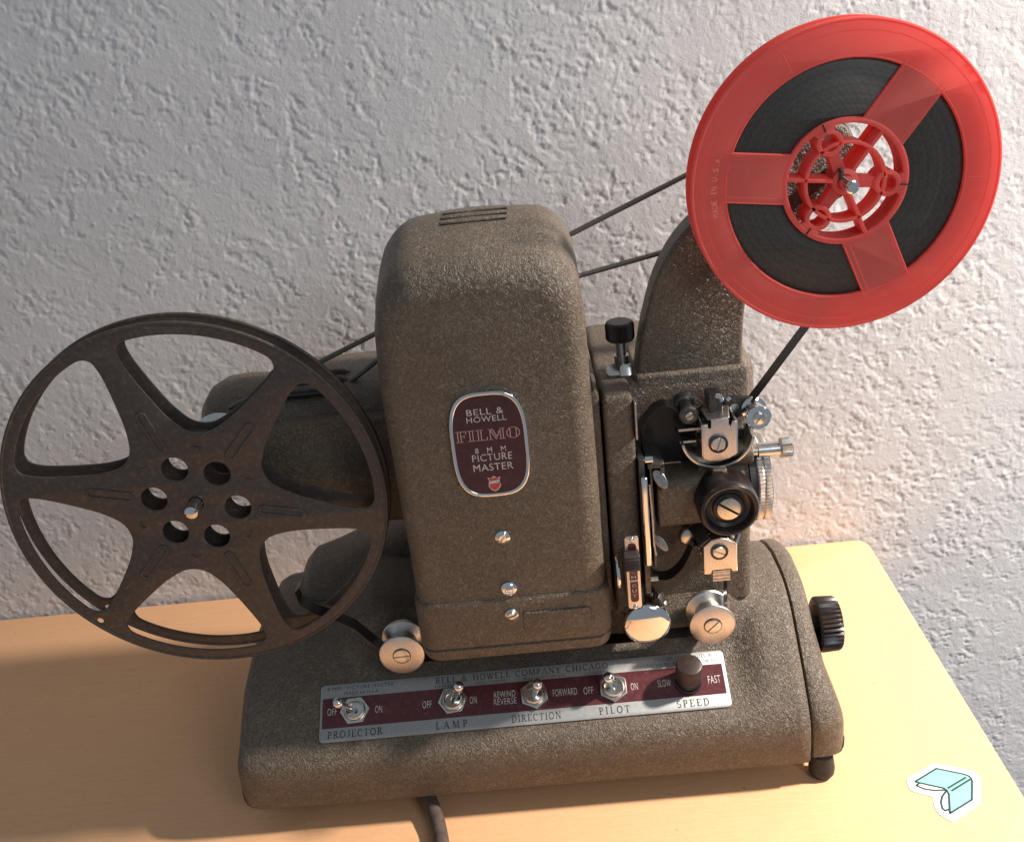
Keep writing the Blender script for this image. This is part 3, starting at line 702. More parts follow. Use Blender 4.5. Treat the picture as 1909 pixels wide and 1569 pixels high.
# ---- take-up arm and motor behind ----------------------------------
def xloft(rows, n=28, e=2.6):
    """rows: (x, cy, cz, ry, rz)"""
    secs = []
    for x, cy, cz, ry, rz in rows:
        secs.append([(x, cy+ry*math.copysign(abs(math.cos(a))**(2/e), math.cos(a)), cz+rz*math.copysign(abs(math.sin(a))**(2/e), math.sin(a))) for a in [2*PI*i/n for i in range(n)]])
    return MB().loft(secs)
mot = part('motor_housing', xloft([(-151, 500, 170, 14, 14), (-149, 500, 170, 27, 25), (-144, 500, 170, 34, 32), (-136, 500, 170, 38.5, 36), (-120, 500, 169.5, 40, 38), (-60, 500, 169.5, 40, 38), (26, 500, 169.5, 40, 38)], 40, 4.5), 'paint', smooth=50)
for k in range(3):
    obj('vent_louvre', MB().tube([(-127, 476+k*10, 206.5), (-124, 476+k*10, 208.2), (-98, 476+k*10, 208.2), (-95, 476+k*10, 206.5)], 1.9, 10), 'paint', mot, smooth=60)
    obj('vent_slot', MB().box((-125, 470.5+k*10, 207.2), (-97, 474+k*10, 207.9)), 'black', mot)
# dome and pulley at the far left end of the motor
part('pulley_cover', xloft([(-178, 512, 179, 5, 5), (-176.5, 512, 179, 15, 14), (-172, 512, 179, 22, 20), (-164, 512, 179, 26, 24), (-154, 512, 179, 27, 25), (-140, 512, 179, 26, 24)], 32, 2.3), 'paint', smooth=50)
part('motor_pulley', MB().lathe([(0, 0), (13.5, 0), (15, 1), (15, 2.5), (12.5, 5), (15, 7.5), (15, 9), (13, 10), (0, 10)], (-164, 488, 178), (0, -.85, .53), 44), 'nickel', smooth=30)
# flat take-up arm from the motor to the spindle
ol = [(-70, 198), (-120, 199), (-150, 190), (-168, 183.5), (-172.5, 176), (-167, 168.5), (-157, 169.5), (-135, 173), (-100, 152), (-70, 142)]
ol = [tuple(p_) for p_ in smoothpath([Vector(p_) for p_ in ol], 5)]
ta = part('take_up_arm', mapped(plate2d([ol], 12, 2.0, 3), (0, 461, 0), (1, 0, 0), (0, 0, 1), (0, -1, 0)), 'paint', smooth=50)
obj('spindle', MB().lathe([(3.2, -28), (3.2, 2), (2.9, 6), (2.7, 8.5), (2.1, 10), (0, 10.6)], C1, (0, -1, 0), 28), 'chrome', ta, smooth=40)
screw(ta, C1+Vector((0, -8.6, 0)), (0, -1, 0), 3.0, 'chrome', .7, .25, .7, .9)
# hump at the rear left of the base
part('rear_cover', xloft([(-150, 530, 62, 4, 4), (-148, 530, 60, 20, 14), (-142, 530, 58, 26, 22), (-128, 530, 58, 29, 26), (-105, 530, 60, 30, 34), (-80, 530, 64, 30, 40), (-30, 530, 66, 30, 42), (60, 530, 66, 30, 42)], 32, 3), 'paint', smooth=50)

# ---- spring belts ---------------------------------------------------
def belt(pts, name):
    P = [Vector(p_) for p_ in pts]; mb = MB(); path = []; rad = []
    for a_, b_ in zip(P, P[1:]):
        L = (b_-a_).length; n = max(2, int(L/.8))
        for i in range(n): path.append(a_+(b_-a_)*i/n); rad.append(1.45 if i % 2 else 1.2)
    path.append(P[-1]); rad.append(1.3)
    return part(name, mb.tube(path, rad, 8), 'belt', smooth=60)
BLY = 484.0
bu = [atY(a, b, BLY) for a, b in ((1063, 437), (690, 627))]
d = (bu[0]-bu[1]).normalized()
belt([bu[0]+d*118, bu[0], bu[1], bu[1]-d*82], 'drive_belt')
bl_ = [atY(a, b, BLY) for a, b in ((1290, 455), (1083, 513))]; d = (bl_[0]-bl_[1]).normalized()
b3 = [atY(a, b, BLY) for a, b in ((690, 682), (640, 722))]; d3 = (b3[1]-b3[0]).normalized()
belt([bl_[0]+d*50, bl_[0], bl_[1], bl_[1]-d*55, b3[0]-d3*10, b3[0], b3[1], b3[1]+d3*45], 'drive_belt')

# ---- gate, lens and focusing ---------------------------------------
def px_box(name, pxs, y0, y1, mat, bevel=.4, parent=None):
    a, b = atY(*pxs[0], y0), atY(*pxs[1], y0)
    return part(name, MB().box((min(a.x, b.x), y0, min(a.z, b.z)), (max(a.x, b.x), y1, max(a.z, b.z))), mat, bevel, parent)
gate = part('film_gate', MB().box((41.2, 421.5, 108), (44.0, 445.5, 180)), 'dark_steel', .4)
obj('gate_rail', MB().box((41.6, 417.5, 126), (44.6, 421.4, 173)), 'chrome', gate, .7)
obj('pressure_plate', MB().box((46.0, 422, 122), (47.4, 444, 176)), 'dark_steel', gate, .3)
obj('gate_spring', MB().tube([(45.6, 420.5, 168), (46.2, 420.5, 150), (46.3, 420.5, 136), (47.0, 420.5, 130)], .55, 8), 'steel', gate)
obj('gate_pin', MB().lathe([(0, 0), (1.6, 0), (1.6, 3.5), (0, 3.6)], (44, 420, 181), (1, 0, 0), 16), 'chrome', gate, smooth=30)
obj('gate_pin', MB().lathe([(0, 0), (1.4, 0), (1.4, 3.5), (0, 3.6)], (43.5, 418, 119), (1, 0, 0), 16), 'steel', gate, smooth=30)
def spoon(px, py, w, h, tilt, name='gate_tab'):
    c = atY(px, py, 419); ct, st_ = math.cos(tilt), math.sin(tilt)
    ol_ = [(a*w/2, b*h/2) for a, b in circ(1, 28)]
    o = [(.55*a-.1*b, b) for a, b in ol_]
    return obj(name, mapped(plate2d([o], .8, .3, 2), c, (ct, -.25, st_), (-st_, .35, ct), (-.2, -.85, .45)), 'steel', gate, smooth=60)
spoon(1231, 893, 9.5, 9, .35); spoon(1232, 1012, 8, 8.5, .5)
obj('gate_latch', MB().box((45.0, 419, 176.5), (52.5, 440, 179)), 'dark_steel', gate, .4)
obj('gate_latch', MB().box((50.5, 419, 163), (52.5, 440, 178)), 'dark_steel', gate, .4)
px_box('gate_guide', ((1182, 752), (1190, 820)), 422, 430, 'steel', .3)
# lens carrier
lz = 153.0; ly = 446.0
part('lens_carrier', MB().loft([[(x, a, b) for a, b in rrect(40, 25.5, 5, 5, (446, lz-.5))] for x in (49.5, 78)]), 'paint', 1.0)
lens = part('lens_barrel', MB().lathe([(10, 70), (17.5, 70), (18.8, 71.5), (19.2, 75), (19.2, 94.5), (18.5, 96.5), (15, 96.8)], (0, ly, lz), (1, 0, 0), 64), 'paint', smooth=30)
obj('focus_ring', MB().lathe([(15, 96.6), (20.6, 96.6), (21.2, 97.2), (21.2, 99.0), (20.6, 99.6), (20.0, 99.9), (20.6, 100.2), (21.0, 100.8), (21.0, 102.6), (20.2, 103.2), (16, 103.4), (15.5, 98), (0, 98)], (0, ly, lz), (1, 0, 0), 150, {2: .5, 3: .5, 7: .5, 8: .5}), 'alu', lens, smooth=25)
obj('ring_rim', MB().lathe([(19.4, 92.8), (20.3, 93.2), (20.3, 96.5), (19.4, 96.6)], (0, ly, lz), (1, 0, 0), 64), 'black', lens, smooth=30)
c = atY(1343, 885, 424)
obj('lens_lug', MB().box((c.x-3.4, 425.0, c.z-8), (c.x+3.4, 446, c.z+2.2)), 'paint', lens, .8)
obj('lug_pin', MB().tube([(c.x+2.0, 424.2, c.z+1.5), (c.x+2.4, 424.2, c.z-6)], 1.0, 10), 'brass', lens)
# thumbscrew right of the lens
c = atY(1455, 835, 434)
ts = part('lens_thumbscrew', MB().lathe([(0, 7.6), (4.0, 7.6), (4.7, 7.1), (4.8, 6.5), (4.8, 2.6), (4.3, 2.0), (3.4, 2.0)], (c.x-2.5, 434, c.z), (1, 0, 0), 48, {2: .35, 3: .4, 4: .35}), 'steel', smooth=25)
obj('stem', MB().lathe([(3.4, 2.2), (3.4, -8), (2.6, -8.5), (2.6, -18)], (c.x-2.5, 434, c.z), (1, 0, 0), 30), 'nickel', ts, smooth=30)
part('thumbscrew_boss', MB().lathe([(0, -10.5), (5.6, -10.5), (6.2, -11.2), (6.2, -20), (0, -20)], (c.x-2.5, 436, c.z-1), (1, 0, 0), 30), 'paint', smooth=30)
# big black inching knob
kc = atY(1361, 953, 412)
kn = part('inching_knob', MB().lathe([(5, 18), (12.6, 18), (13.6, 17), (13.8, 15.5), (13.9, 3.2), (13.6, 1.6), (13.0, .5), (12.0, 0), (11.2, .3), (10.6, 1.6), (10.0, 3.6), (8.4, 4.4), (7.4, 4.2), (6.9, 3.4), (6.2, 3.2), (0, 3.2)], kc, (0, 1, 0), 180, {2: .3, 3: .35, 4: .3}), 'bakelite', smooth=30)
screw(kn, kc+Vector((0, 3.3, 0)), (0, -1, 0), 5.4, 'brass', .5, -.62, .25, 1.4)
obj('shaft', MB().lathe([(4, 17), (4, 36), (0, 36)], kc, (0, 1, 0), 24), 'steel', kn, smooth=30)

# ---- sprockets ------------------------------------------------------
def sprocket(c, name):
    sp = part(name, MB().lathe([(0, -16), (7.6, -16), (7.8, -15.5), (7.8, -13), (6.6, -12.6), (6.6, -5), (7.8, -4.6), (7.8, -2), (0, -2)], (c.x, BY0, c.z), (0, 1, 0), 44), 'dark_steel', smooth=30)
    mb = MB()
    for i in range(16):
        a = 2*PI*i/16; p_ = Vector((c.x+7.6*math.cos(a), BY0-14.2, c.z+7.6*math.sin(a))); mb.lathe([(.55, 0), (.45, .9), (0, 1.1)], p_, (math.cos(a), 0, math.sin(a)), 6)
    obj('teeth', mb, 'steel', sp)
    return sp
def arc_band(c, r0, r1, a0, a1, y0, y1, n=28):
    o = [(c.x+r1*math.cos(a), c.z+r1*math.sin(a)) for a in np.linspace(a0, a1, n)]+[(c.x+r0*math.cos(a), c.z+r0*math.sin(a)) for a in np.linspace(a1, a0, n)]
    return mapped(plate2d([o], y1-y0, .15), (0, (y0+y1)/2, 0), (1, 0, 0), (0, 0, 1), (0, -1, 0))
R_ = math.radians
us = atY(1340, 815, 424); usp = sprocket(us, 'upper_sprocket')
FY = 423.0
def face(ol_, c, th=1.4, b=.3): return mapped(plate2d([ol_], th, b, 2), (c.x, FY, c.z), (1, 0, 0), (0, 0, 1), (0, -1, 0))
shoe = part('upper_film_shoe', face([(-7.6, 7.2), (-6.8, 7.6), (-5.0, 7.6), (-5.0, 6.0), (-4.0, 5.2), (-3.6, 6.2), (-3.6, 9.8), (4.2, 10.2), (4.2, 6.4), (5.2, 5.6), (5.8, 7.8), (7.2, 8.2), (7.8, 7.6), (7.8, -8.0), (4.4, -10.2), (0, -11.2), (-4.6, -10.6), (-7.4, -9.2)], us), 'alu', smooth=40)
obj('shoe_edge', MB().box((us.x+7.0, FY-.6, us.z-8), (us.x+8.3, 436, us.z+8.2)), 'chrome', shoe, .4)
obj('shoe_edge', MB().box((us.x-8.0, FY-.6, us.z-8.5), (us.x-7.0, 436, us.z+7.4)), 'nickel', shoe, .4)
obj('shoe_top', MB().loft([[(us.x-5, FY-.4, us.z+9.7), (us.x+4.6, FY-.4, us.z+10.1), (us.x+4.6, FY+.8, us.z+9.4), (us.x-5, FY+.8, us.z+9.0)], [(us.x-6.5, FY+8, us.z+11.6), (us.x+6, FY+8, us.z+12.2), (us.x+6, FY+9, us.z+11), (us.x-6.5, FY+9, us.z+10.6)]]), 'steel', shoe, .2)
sc0 = atY(1339, 827, FY-1)
obj('screw_seat', MB().lathe([(4.4, 0), (4.4, 1.2), (3.9, 1.3), (3.7, .6), (0, .5)], (sc0.x, FY-.5, sc0.z), (0, -1, 0), 36), 'dark_steel', shoe, smooth=30)
screw(shoe, (sc0.x, FY-1.1, sc0.z), (0, -1, 0), 3.3, 'nickel', .7, 1.25, .3, .7)
obj('shoe_latch', MB().box((us.x-3.4, 428, us.z+10.5), (us.x+3.0, 440, us.z+18)), 'dark_steel', shoe, .8)
obj('latch_tip', MB().tube([(us.x-.5, 427.5, us.z+19), (us.x+1.6, 427, us.z+18.4), (us.x+2.2, 427, us.z+16.5)], 1.2, 10), 'chrome', shoe)
obj('latch_tip', MB().tube([(us.x+6.0, 428, us.z+17.5), (us.x+4.6, 428, us.z+16.2)], 1.0, 10), 'chrome', shoe)
gd = part('upper_film_guard', arc_band(us, 15.6, 16.8, R_(-168), R_(-8), 426, 442), 'nickel', smooth=40)
obj('guard_lip', arc_band(us, 12.4, 15.8, R_(-160), R_(-20), 440, 441.2), 'dark_steel', gd, smooth=40)
gr = atY(1285, 775, 428)
rl = part('guide_roller', MB().lathe([(0, 0), (3.6, 0), (4.4, .6), (4.4, 2), (3.2, 2.5), (3.2, 12), (4.4, 12.5), (4.4, 17), (0, 17)], (gr.x, 428, gr.z), (0, 1, 0), 36), 'dark_steel', smooth=30)
screw(rl, (gr.x, 427.9, gr.z), (0, -1, 0), 1.9, 'steel', .7, .5, .2, .6)
gb = atY(1283, 800, 430)
part('guide_bracket', MB().box((gb.x-4.5, 430, gb.z-1), (gb.x+5.5, 445.5, gb.z+.4)).box((gb.x-4.0, 430, gb.z-7), (gb.x+3.5, 445.5, gb.z-5.8)), 'steel', .2)
# pivot arm and idler at the top right
ic = atY(1415, 779, 424)
pv = atY(1373, 772, 430)
ol = [(a*1.0, b) for a, b in circ(5.2, 20, (pv.x, pv.z), R_(100), R_(280))]+[(ic.x-2, ic.z-4.6)]+circ(4.6, 12, (ic.x, ic.z), R_(-80), R_(90))
part('idler_arm', mapped(plate2d([ol], 3, .6, 2), (0, 438, 0), (1, 0, 0), (0, 0, 1), (0, -1, 0)), 'paint', smooth=40)
screw(proj, (pv.x, 436.4, pv.z), (0, -1, 0), 2.7, 'nickel', .7, .8, .4, .8, name='pivot_screw')
idl = part('idler_roller', MB().lathe([(0, 0), (3.2, 0), (3.3, -.4), (5.2, -.4), (5.7, .2), (5.7, 1.4), (4.4, 2.0), (4.4, 9.6), (5.7, 10.2), (5.7, 11.5), (0, 11.5)], (ic.x, 424, ic.z), (0, 1, 0), 44), 'chrome', smooth=30)
screw(idl, (ic.x, 423.9, ic.z), (0, -1, 0), 2.6, 'nickel', .6, .9, .2, .8)
ib = atY(1384, 838, 436)
obj('idler_spring', MB().box((-.1, 0, 0), (.1, .1, .1)), 'black', idl) if False else None
part('idler_link', MB().tube([(ic.x-.5, 437, ic.z-5), (ib.x, 437, ib.z)], 1.5, 10), 'dark_steel')

ls = atY(1341, 1034, 424); sprocket(ls, 'lower_sprocket')
shoe = part('lower_film_shoe', face([(-7.6, 6.0), (-3.8, 9.4), (0, 10.2), (3.4, 9.4), (7.6, 6.2), (7.8, -8.8), (5.8, -8.8), (5.2, -7.2), (-3.6, -7.2), (-4.4, -9.2), (-7.6, -9.2)], ls), 'alu', smooth=40)
obj('shoe_edge', MB().box((ls.x+7.0, FY-.6, ls.z-9), (ls.x+8.4, 436, ls.z+6.4)), 'chrome', shoe, .4)
obj('shoe_edge', MB().loft([[(ls.x+3.4, FY-.5, ls.z+10.2), (ls.x+8.0, FY-.5, ls.z+6.8), (ls.x+8.0, FY-.5, ls.z+6.0), (ls.x+3.4, FY-.5, ls.z+9.2)], [(ls.x+3.4, 436, ls.z+10.2), (ls.x+8.0, 436, ls.z+6.8), (ls.x+8.0, 436, ls.z+6.0), (ls.x+3.4, 436, ls.z+9.2)]]), 'chrome', shoe, .2)
obj('shoe_horn', MB().tube([(ls.x+7.5, FY+.5, ls.z+6.5), (ls.x+9.6, FY+2, ls.z+10.2)], [1.4, 1.0], 10), 'chrome', shoe)
sc0 = atY(1341, 1028, FY-1)
obj('screw_seat', MB().lathe([(4.2, 0), (4.2, 1.0), (3.7, 1.1), (3.5, .5), (0, .4)], (sc0.x, FY-.5, sc0.z), (0, -1, 0), 36), 'dark_steel', shoe, smooth=30)
screw(shoe, (sc0.x, FY-1.0, sc0.z), (0, -1, 0), 3.1, 'nickel', .7, -.45, .3, .7)
tb = MB()
for i in range(6): tb.box((ls.x-3.6, FY-1.2+(i % 2)*.35, ls.z-13.2+i*.95), (ls.x+4.6, FY+1.2, ls.z-13.2+(i+1)*.95))
obj('knurled_tab', tb, 'steel', shoe, 0)
obj('shoe_side', MB().loft([[(ls.x-8.4, FY+.5, ls.z+5.5), (ls.x-3.8, FY+.5, ls.z+9.6), (ls.x-4.4, FY+.5, ls.z+10.2), (ls.x-9.4, FY+.5, ls.z+6.2)], [(ls.x-11.5, 436, ls.z+8), (ls.x-6, 436, ls.z+13), (ls.x-6.4, 436, ls.z+13.6), (ls.x-12.4, 436, ls.z+9)]]), 'dark_steel', shoe, .2)
cb = atY(1281, 1002, 436)
part('loop_button', MB().lathe([(0, 0), (3.6, .2), (4.8, 1.2), (5.0, 2.2), (4.4, 4), (2, 4.4), (2, 10)], (cb.x+1, 435.5, cb.z), (0, 1, 0), 32), 'brass', smooth=50)

# ---- chrome button, rollers and the IN / OUT slide ------------------
cc = atY(1208, 1170, 415)
part('clutch_button', MB().lathe([(0, 0), (3, .12), (6, .5), (9, 1.25), (10.6, 2.0), (11.4, 2.9), (11.4, 5), (11.0, 8), (11.0, 12), (11.8, 13), (11.8, 30), (10, 36), (8, 42)], cc, (0, 1, 0), 72), 'chrome', smooth=60)
def roller(px, py, name='film_roller', ang=.3):
    c_ = atY(px, py, 428)
    r_ = part(name, MB().lathe([(0, 0), (10.2, 0), (11.2, .5), (11.4, 1.2), (11.0, 2.0), (7.2, 4.2), (7.0, 11.5), (11.0, 13.4), (11.4, 14.2), (11.2, 15), (9, 15.4), (4, 15.6), (4, 36)], c_, (0, 1, 0), 60), 'alu', smooth=30)
    obj('screw_recess', MB().lathe([(0, .0), (4.6, .0), (4.6, -.12), (0, -.12)], c_, (0, 1, 0), 36), 'dark_steel', r_, smooth=20)
    screw(r_, c_+Vector((0, -.1, 0)), (0, -1, 0), 4.1, 'nickel', .5, ang, .2, .6)
    return c_
RL = roller(749, 1222, ang=.02); RR = roller(1329, 1166, ang=.75)
q0 = atY(1160, 998, 409); q1 = atY(1196, 1135, 409)
sx0, sx1, sz0, sz1 = q0.x+1.0, q1.x-.3, q1.z, q0.z
slide = part('focus_slide', mapped(plate2d([rrect(sx1-sx0+1.2, (sz1-sz0)*.62, 2.0, 4, ((sx0+sx1)/2, sz0+(sz1-sz0)*.31))], 16, .8, 2), (0, 417, 0), (1, 0, 0), (0, 0, 1), (0, -1, 0)), 'paint', smooth=40)
cx_ = (sx0+sx1)/2+.2
pl_ = obj('slide_plate', mapped(plate2d([rrect(6.2, sz1-sz0-2, 1.2, 4, (cx_, (sz0+sz1)/2+.5))], .8, .15), (0, 408.6, 0), (1, 0, 0), (0, 0, 1), (0, -1, 0)), 'alu', slide, smooth=30)
obj('slide_window', mapped(plate2d([rrect(3.8, sz1-sz0-9, 1.6, 5, (cx_, (sz0+sz1)/2+.5))], .2), (0, 408.15, 0), (1, 0, 0), (0, 0, 1), (0, -1, 0)), 'maroon', slide, smooth=0)
def vtext(body, ztop, pitch, mat='silver_ink'):
    parts_ = []
    for i, ch in enumerate(body):
        parts_.append(mapped(fit_text(sans(ch), cx_, ztop-i*pitch, 2.0 if ch != 'I' else .5, pitch*.62), (0, 408.0, 0), (1, 0, 0), (0, 0, 1), (0, -1, 0)))
    obj('lettering', merge(parts_), mat, slide, smooth=0)
zz_ = atY(1176, 1067, 408).z
vtext('NCH', zz_+2.9, 2.75); vtext('OUT', atY(1177, 1092, 408).z, 2.75)
zb = atY(1177, 1083, 408).z
obj('slide_mark', MB().box((cx_-2.0, 407.95, zb-.35), (cx_+2.0, 408.05, zb+.35)), 'silver_ink', slide)
for zc in (sz0+2.2, sz1-2.0): obj('rivet', MB().lathe([(0, 1.1), (.9, .8), (1.3, 0)], (cx_, 408.2, zc), (0, -1, 0), 18), 'chrome', slide, smooth=60)
zc = atY(1170, 1052, 404).z
sb_ = MB()
h_ = 9.4
prof_ = [(410, -h_/2), (404.6, -h_/2+.3), (403.6, -h_/2+1.2)]
for i in range(7): prof_ += [(403.0, -2.6+i*.8), (403.5, -2.6+i*.8+.4)]
prof_ += [(403.6, h_/2-1.2), (404.6, h_/2-.3), (410, h_/2)]
sb_.loft([[(x_, y_, zc+z_) for y_, z_ in prof_] for x_ in (sx0-1.2, sx1+.4)])
obj('slide_button', sb_, 'bakelite_red', slide, .25, smooth=20)
q0 = atY(1150, 1066, 409)
obj('slide_spring', MB().lathe([(0, -.7), (8.0, -.7), (8.3, -.2), (8.3, .2), (8.0, .7), (0, .7)], (q0.x+.3, 410, q0.z), (1, 0, 0), 36), 'chrome', slide, smooth=30)

# ================================================================== take-up reel (steel, empty)
A0 = R_(47.5)
half = [(36.3, 0), (36.6, 4), (38.2, 9), (42, 14), (47, 18.0), (54, 21.2), (62, 23.6), (70, 25.2), (76, 25.6), (79.5, 25.2), (81.8, 23.6), (82.8, 21), (83.0, 15), (83.0, 9), (83.0, 4), (83.0, 0)]
def flange():
    outs = [circ(88.9, 128)]
    for k in range(6):
        ca = A0+PI/6+k*PI/3
        pts = [(r, ca+R_(d_)) for r, d_ in half]+[(r, ca-R_(d_)) for r, d_ in half[-2:0:-1]]
        outs.append([tuple(q_) for q_ in smoothpath([Vector((r*math.cos(a), r*math.sin(a))) for r, a in pts], 3, True)])
        outs.append(circ(6.1, 28, (19.2*math.cos(A0+k*PI/3), 19.2*math.sin(A0+k*PI/3))))
    outs.append(circ(1.6, 14, (85.2*math.cos(R_(-135.8)), 85.2*math.sin(R_(-135.8)))))
    outs.append(circ(3.6, 24))
    return plate2d(outs, 1.0, .25, 1)
reel = root('take_up_reel', C1, 'empty dark brown steel reel with six spokes on the left arm', 'film reel')
fl = flange()
RB = 440.8
def rmap(vf, y, c=C1): return mapped(vf, (c.x, y, c.z), (1, 0, 0), (0, 0, 1), (0, -1, 0))
obj('front_flange', rmap(fl, C1.y), 'reel_steel', reel, smooth=40)
obj('back_flange', rmap(fl, RB), 'reel_steel', reel, smooth=40)
obj('hub', merge([rmap(plate2d([circ(33.5, 64), circ(32.3, 64)], RB-C1.y-.6), (C1.y+RB)/2), rmap(plate2d([circ(6.5, 32), circ(3.5, 24)], RB-C1.y+.6), (C1.y+RB)/2)]), 'reel_steel', reel, smooth=40)
for y_, nm in ((C1.y, 'rim_bead'), (RB, 'rim_bead')):
    mb = MB(); n = 128; sg = 8
    v = [(C1.x+(88.2+.95*math.cos(b_))*math.cos(a_), y_+.95*math.sin(b_), C1.z+(88.2+.95*math.cos(b_))*math.sin(a_)) for a_ in np.linspace(0, 2*PI, n, endpoint=False) for b_ in np.linspace(0, 2*PI, sg, endpoint=False)]
    f = [(i*sg+j, ((i+1) % n)*sg+j, ((i+1) % n)*sg+(j+1) % sg, i*sg+(j+1) % sg) for i in range(n) for j in range(sg)]
    obj(nm, mb.add(v, f), 'reel_steel', reel, smooth=60)
for k in range(6):
    a = A0+k*PI/3; u = Vector((math.cos(a), 0, math.sin(a))); w = Vector((-math.sin(a), 0, math.cos(a))); o_ = Vector(C1)+u*39.5
    ring = [rrect(22, 5.2, 2.6, 8), rrect(19.6, 2.9, 1.45, 8)]
    obj('embossed_slot', mapped(plate2d(ring, 1.0, .4, 2), o_+Vector((0, -.6, 0)), u, w, (0, -1, 0)), 'reel_steel', reel, smooth=60)
for k in range(6):
    a = A0+PI/6+k*PI/3; c_ = Vector(C1)+Vector((math.cos(a), 0, math.sin(a)))*27.5
    obj('tab_mark', mapped(plate2d([circ(2.2, 16, (0, 0), R_(-80), R_(80))+circ(1.7, 16, (0, 0), R_(80), R_(-80))], .5), c_+Vector((0, -.65, 0)), (math.cos(a), 0, math.sin(a)), (-math.sin(a), 0, math.cos(a)), (0, -1, 0)), 'reel_steel', reel, smooth=0)

# ================================================================== red feed reel
red = root('feed_reel', C2, 'translucent red plastic reel holding wound film on the upper right arm', 'film reel')
SP = [R_(52.3+120*k) for k in range(3)]
def red_flange():
    outs = [circ(63.4, 128)]
    hw = 10.3
    for k in range(3):
        aL = SP[k]; aR = SP[(k+1) % 3]+(2*PI if SP[(k+1) % 3] < SP[k] else 0)
        r0, r1 = 26.0, 48.4
        s0 = aL+math.asin(hw/r1); e0 = aR-math.asin(hw/r1); s1 = aL+math.asin(hw/r0); e1 = aR-math.asin(hw/r0)
        outs.append([(r1*math.cos(a), r1*math.sin(a)) for a in np.linspace(s0, e0, 40)]+[(r0*math.cos(a), r0*math.sin(a)) for a in np.linspace(e1, s1, 24)])
    outs.append(circ(23.6, 72))
    return plate2d(outs, 1.7, .3, 2)
rf = red_flange()
RB2 = 440.5
ff_ = obj('front_flange', rmap(rf, C2.y+.6, C2), 'red', red, smooth=40)
obj('back_flange', rmap(rf, RB2, C2), 'red', red, smooth=40)
def torus(c, R1, r1, y, n=128, sg=6, ry=None):
    v = [(c.x+(R1+r1*math.cos(b_))*math.cos(a_), y+(ry or r1)*math.sin(b_), c.z+(R1+r1*math.cos(b_))*math.sin(a_)) for a_ in np.linspace(0, 2*PI, n, endpoint=False) for b_ in np.linspace(0, 2*PI, sg, endpoint=False)]
    f = [(i*sg+j, ((i+1) % n)*sg+j, ((i+1) % n)*sg+(j+1) % sg, i*sg+(j+1) % sg) for i in range(n) for j in range(sg)]
    return v, f
yf = C2.y-.25
obj('rim_ridge', torus(C2, 58.6, .2, yf+.1), 'red', red, smooth=60)
obj('rim_edge', torus(C2, 62.5, 1.0, C2.y+.5, ry=.95, sg=10), 'red', red, smooth=60)
obj('inner_ridge', torus(C2, 49.0, .3, yf+.1), 'red', red, smooth=60)
for k in range(3):
    a = SP[k]; u = Vector((math.cos(a), 0, math.sin(a))); w = Vector((-math.sin(a), 0, math.cos(a)))
    for sg_ in (1, -1):
        for off, r_ in ((9.9, .25), (7.7, .14)):
            obj('spoke_ridge', MB().tube([Vector((C2.x, yf, C2.z))+u*25.5+w*off*sg_, Vector((C2.x, yf, C2.z))+u*(50)+w*off*sg_], r_, 6), 'red', red, smooth=60)
    a2 = a+R_(64)
    u2 = Vector((math.cos(a2), 0, math.sin(a2)))
    obj('mould_line', MB().tube([Vector((C2.x, yf+.1, C2.z))+u2*50, Vector((C2.x, yf+.1, C2.z))+u2*58.4], .22, 6), 'red', red, smooth=60)
# hub: ring wall, inner ring, three small eyes, ribs and boss, all the width of the reel
W2 = RB2-C2.y+.8; ym = (C2.y+RB2)/2
def wall_ring(r0, r1, c=(0, 0), n=64): return rmap(plate2d([circ(r1, n, c), circ(r0, n, c)], W2, .2, 1), ym, C2)
obj('hub_ring', wall_ring(23.8, 25.7), 'red', red, smooth=40)
obj('inner_ring', wall_ring(15.4, 16.9), 'red', red, smooth=40)
for k in range(3):
    a = SP[k]+PI/3; c_ = (17.6*math.cos(a), 17.6*math.sin(a))
    obj('eye', wall_ring(3.5, 5.4, c_, 36), 'red', red, smooth=40)
    # web joining the eye to the outer ring and to the boss
    u = (math.cos(a), math.sin(a)); w = (-u[1], u[0])
    def quad(r0, r1, w0, w1): return [(u[0]*r0+w[0]*w0, u[1]*r0+w[1]*w0), (u[0]*r1+w[0]*w1, u[1]*r1+w[1]*w1), (u[0]*r1-w[0]*w1, u[1]*r1-w[1]*w1), (u[0]*r0-w[0]*w0, u[1]*r0-w[1]*w0)]
    obj('web', rmap(plate2d([quad(21.6, 24.4, 3.6, 5.4)], 3.0, .2), C2.y+1.2, C2), 'red', red, smooth=40)
    obj('web', rmap(plate2d([quad(4.6, 13.6, 2.6, 2.1)], 6, .3), C2.y+4.6, C2), 'red', red, smooth=40)
    obj('slit', MB().tube([(C2.x+u[0]*22.6, C2.y-.5, C2.z+u[1]*22.6), (C2.x+u[0]*25.8, C2.y-.5, C2.z+u[1]*25.8)], .35, 6), 'bakelite_red', red)
    a = SP[k]; u = (math.cos(a), math.sin(a)); w = (-u[1], u[0])
    obj('rib', rmap(plate2d([quad(4.8, 24.2, .75, .75)], W2 if k else W2*.9, .15), ym, C2), 'red', red, smooth=40)
obj('boss', wall_ring(3.2, 5.3, (0, 0), 36), 'red', red, smooth=40)
wb = []
for i in (0,):
    a = SP[0]; u = (math.cos(a), math.sin(a)); w = (-u[1], u[0])
    obj('rib', rmap(plate2d([[(u[0]*r+w[0]*o, u[1]*r+w[1]*o) for r, o in ((5, 2.4), (24, 2.4), (24, -2.4), (5, -2.4))]], 1.6, .2), RB2, C2), 'red', red, smooth=40)
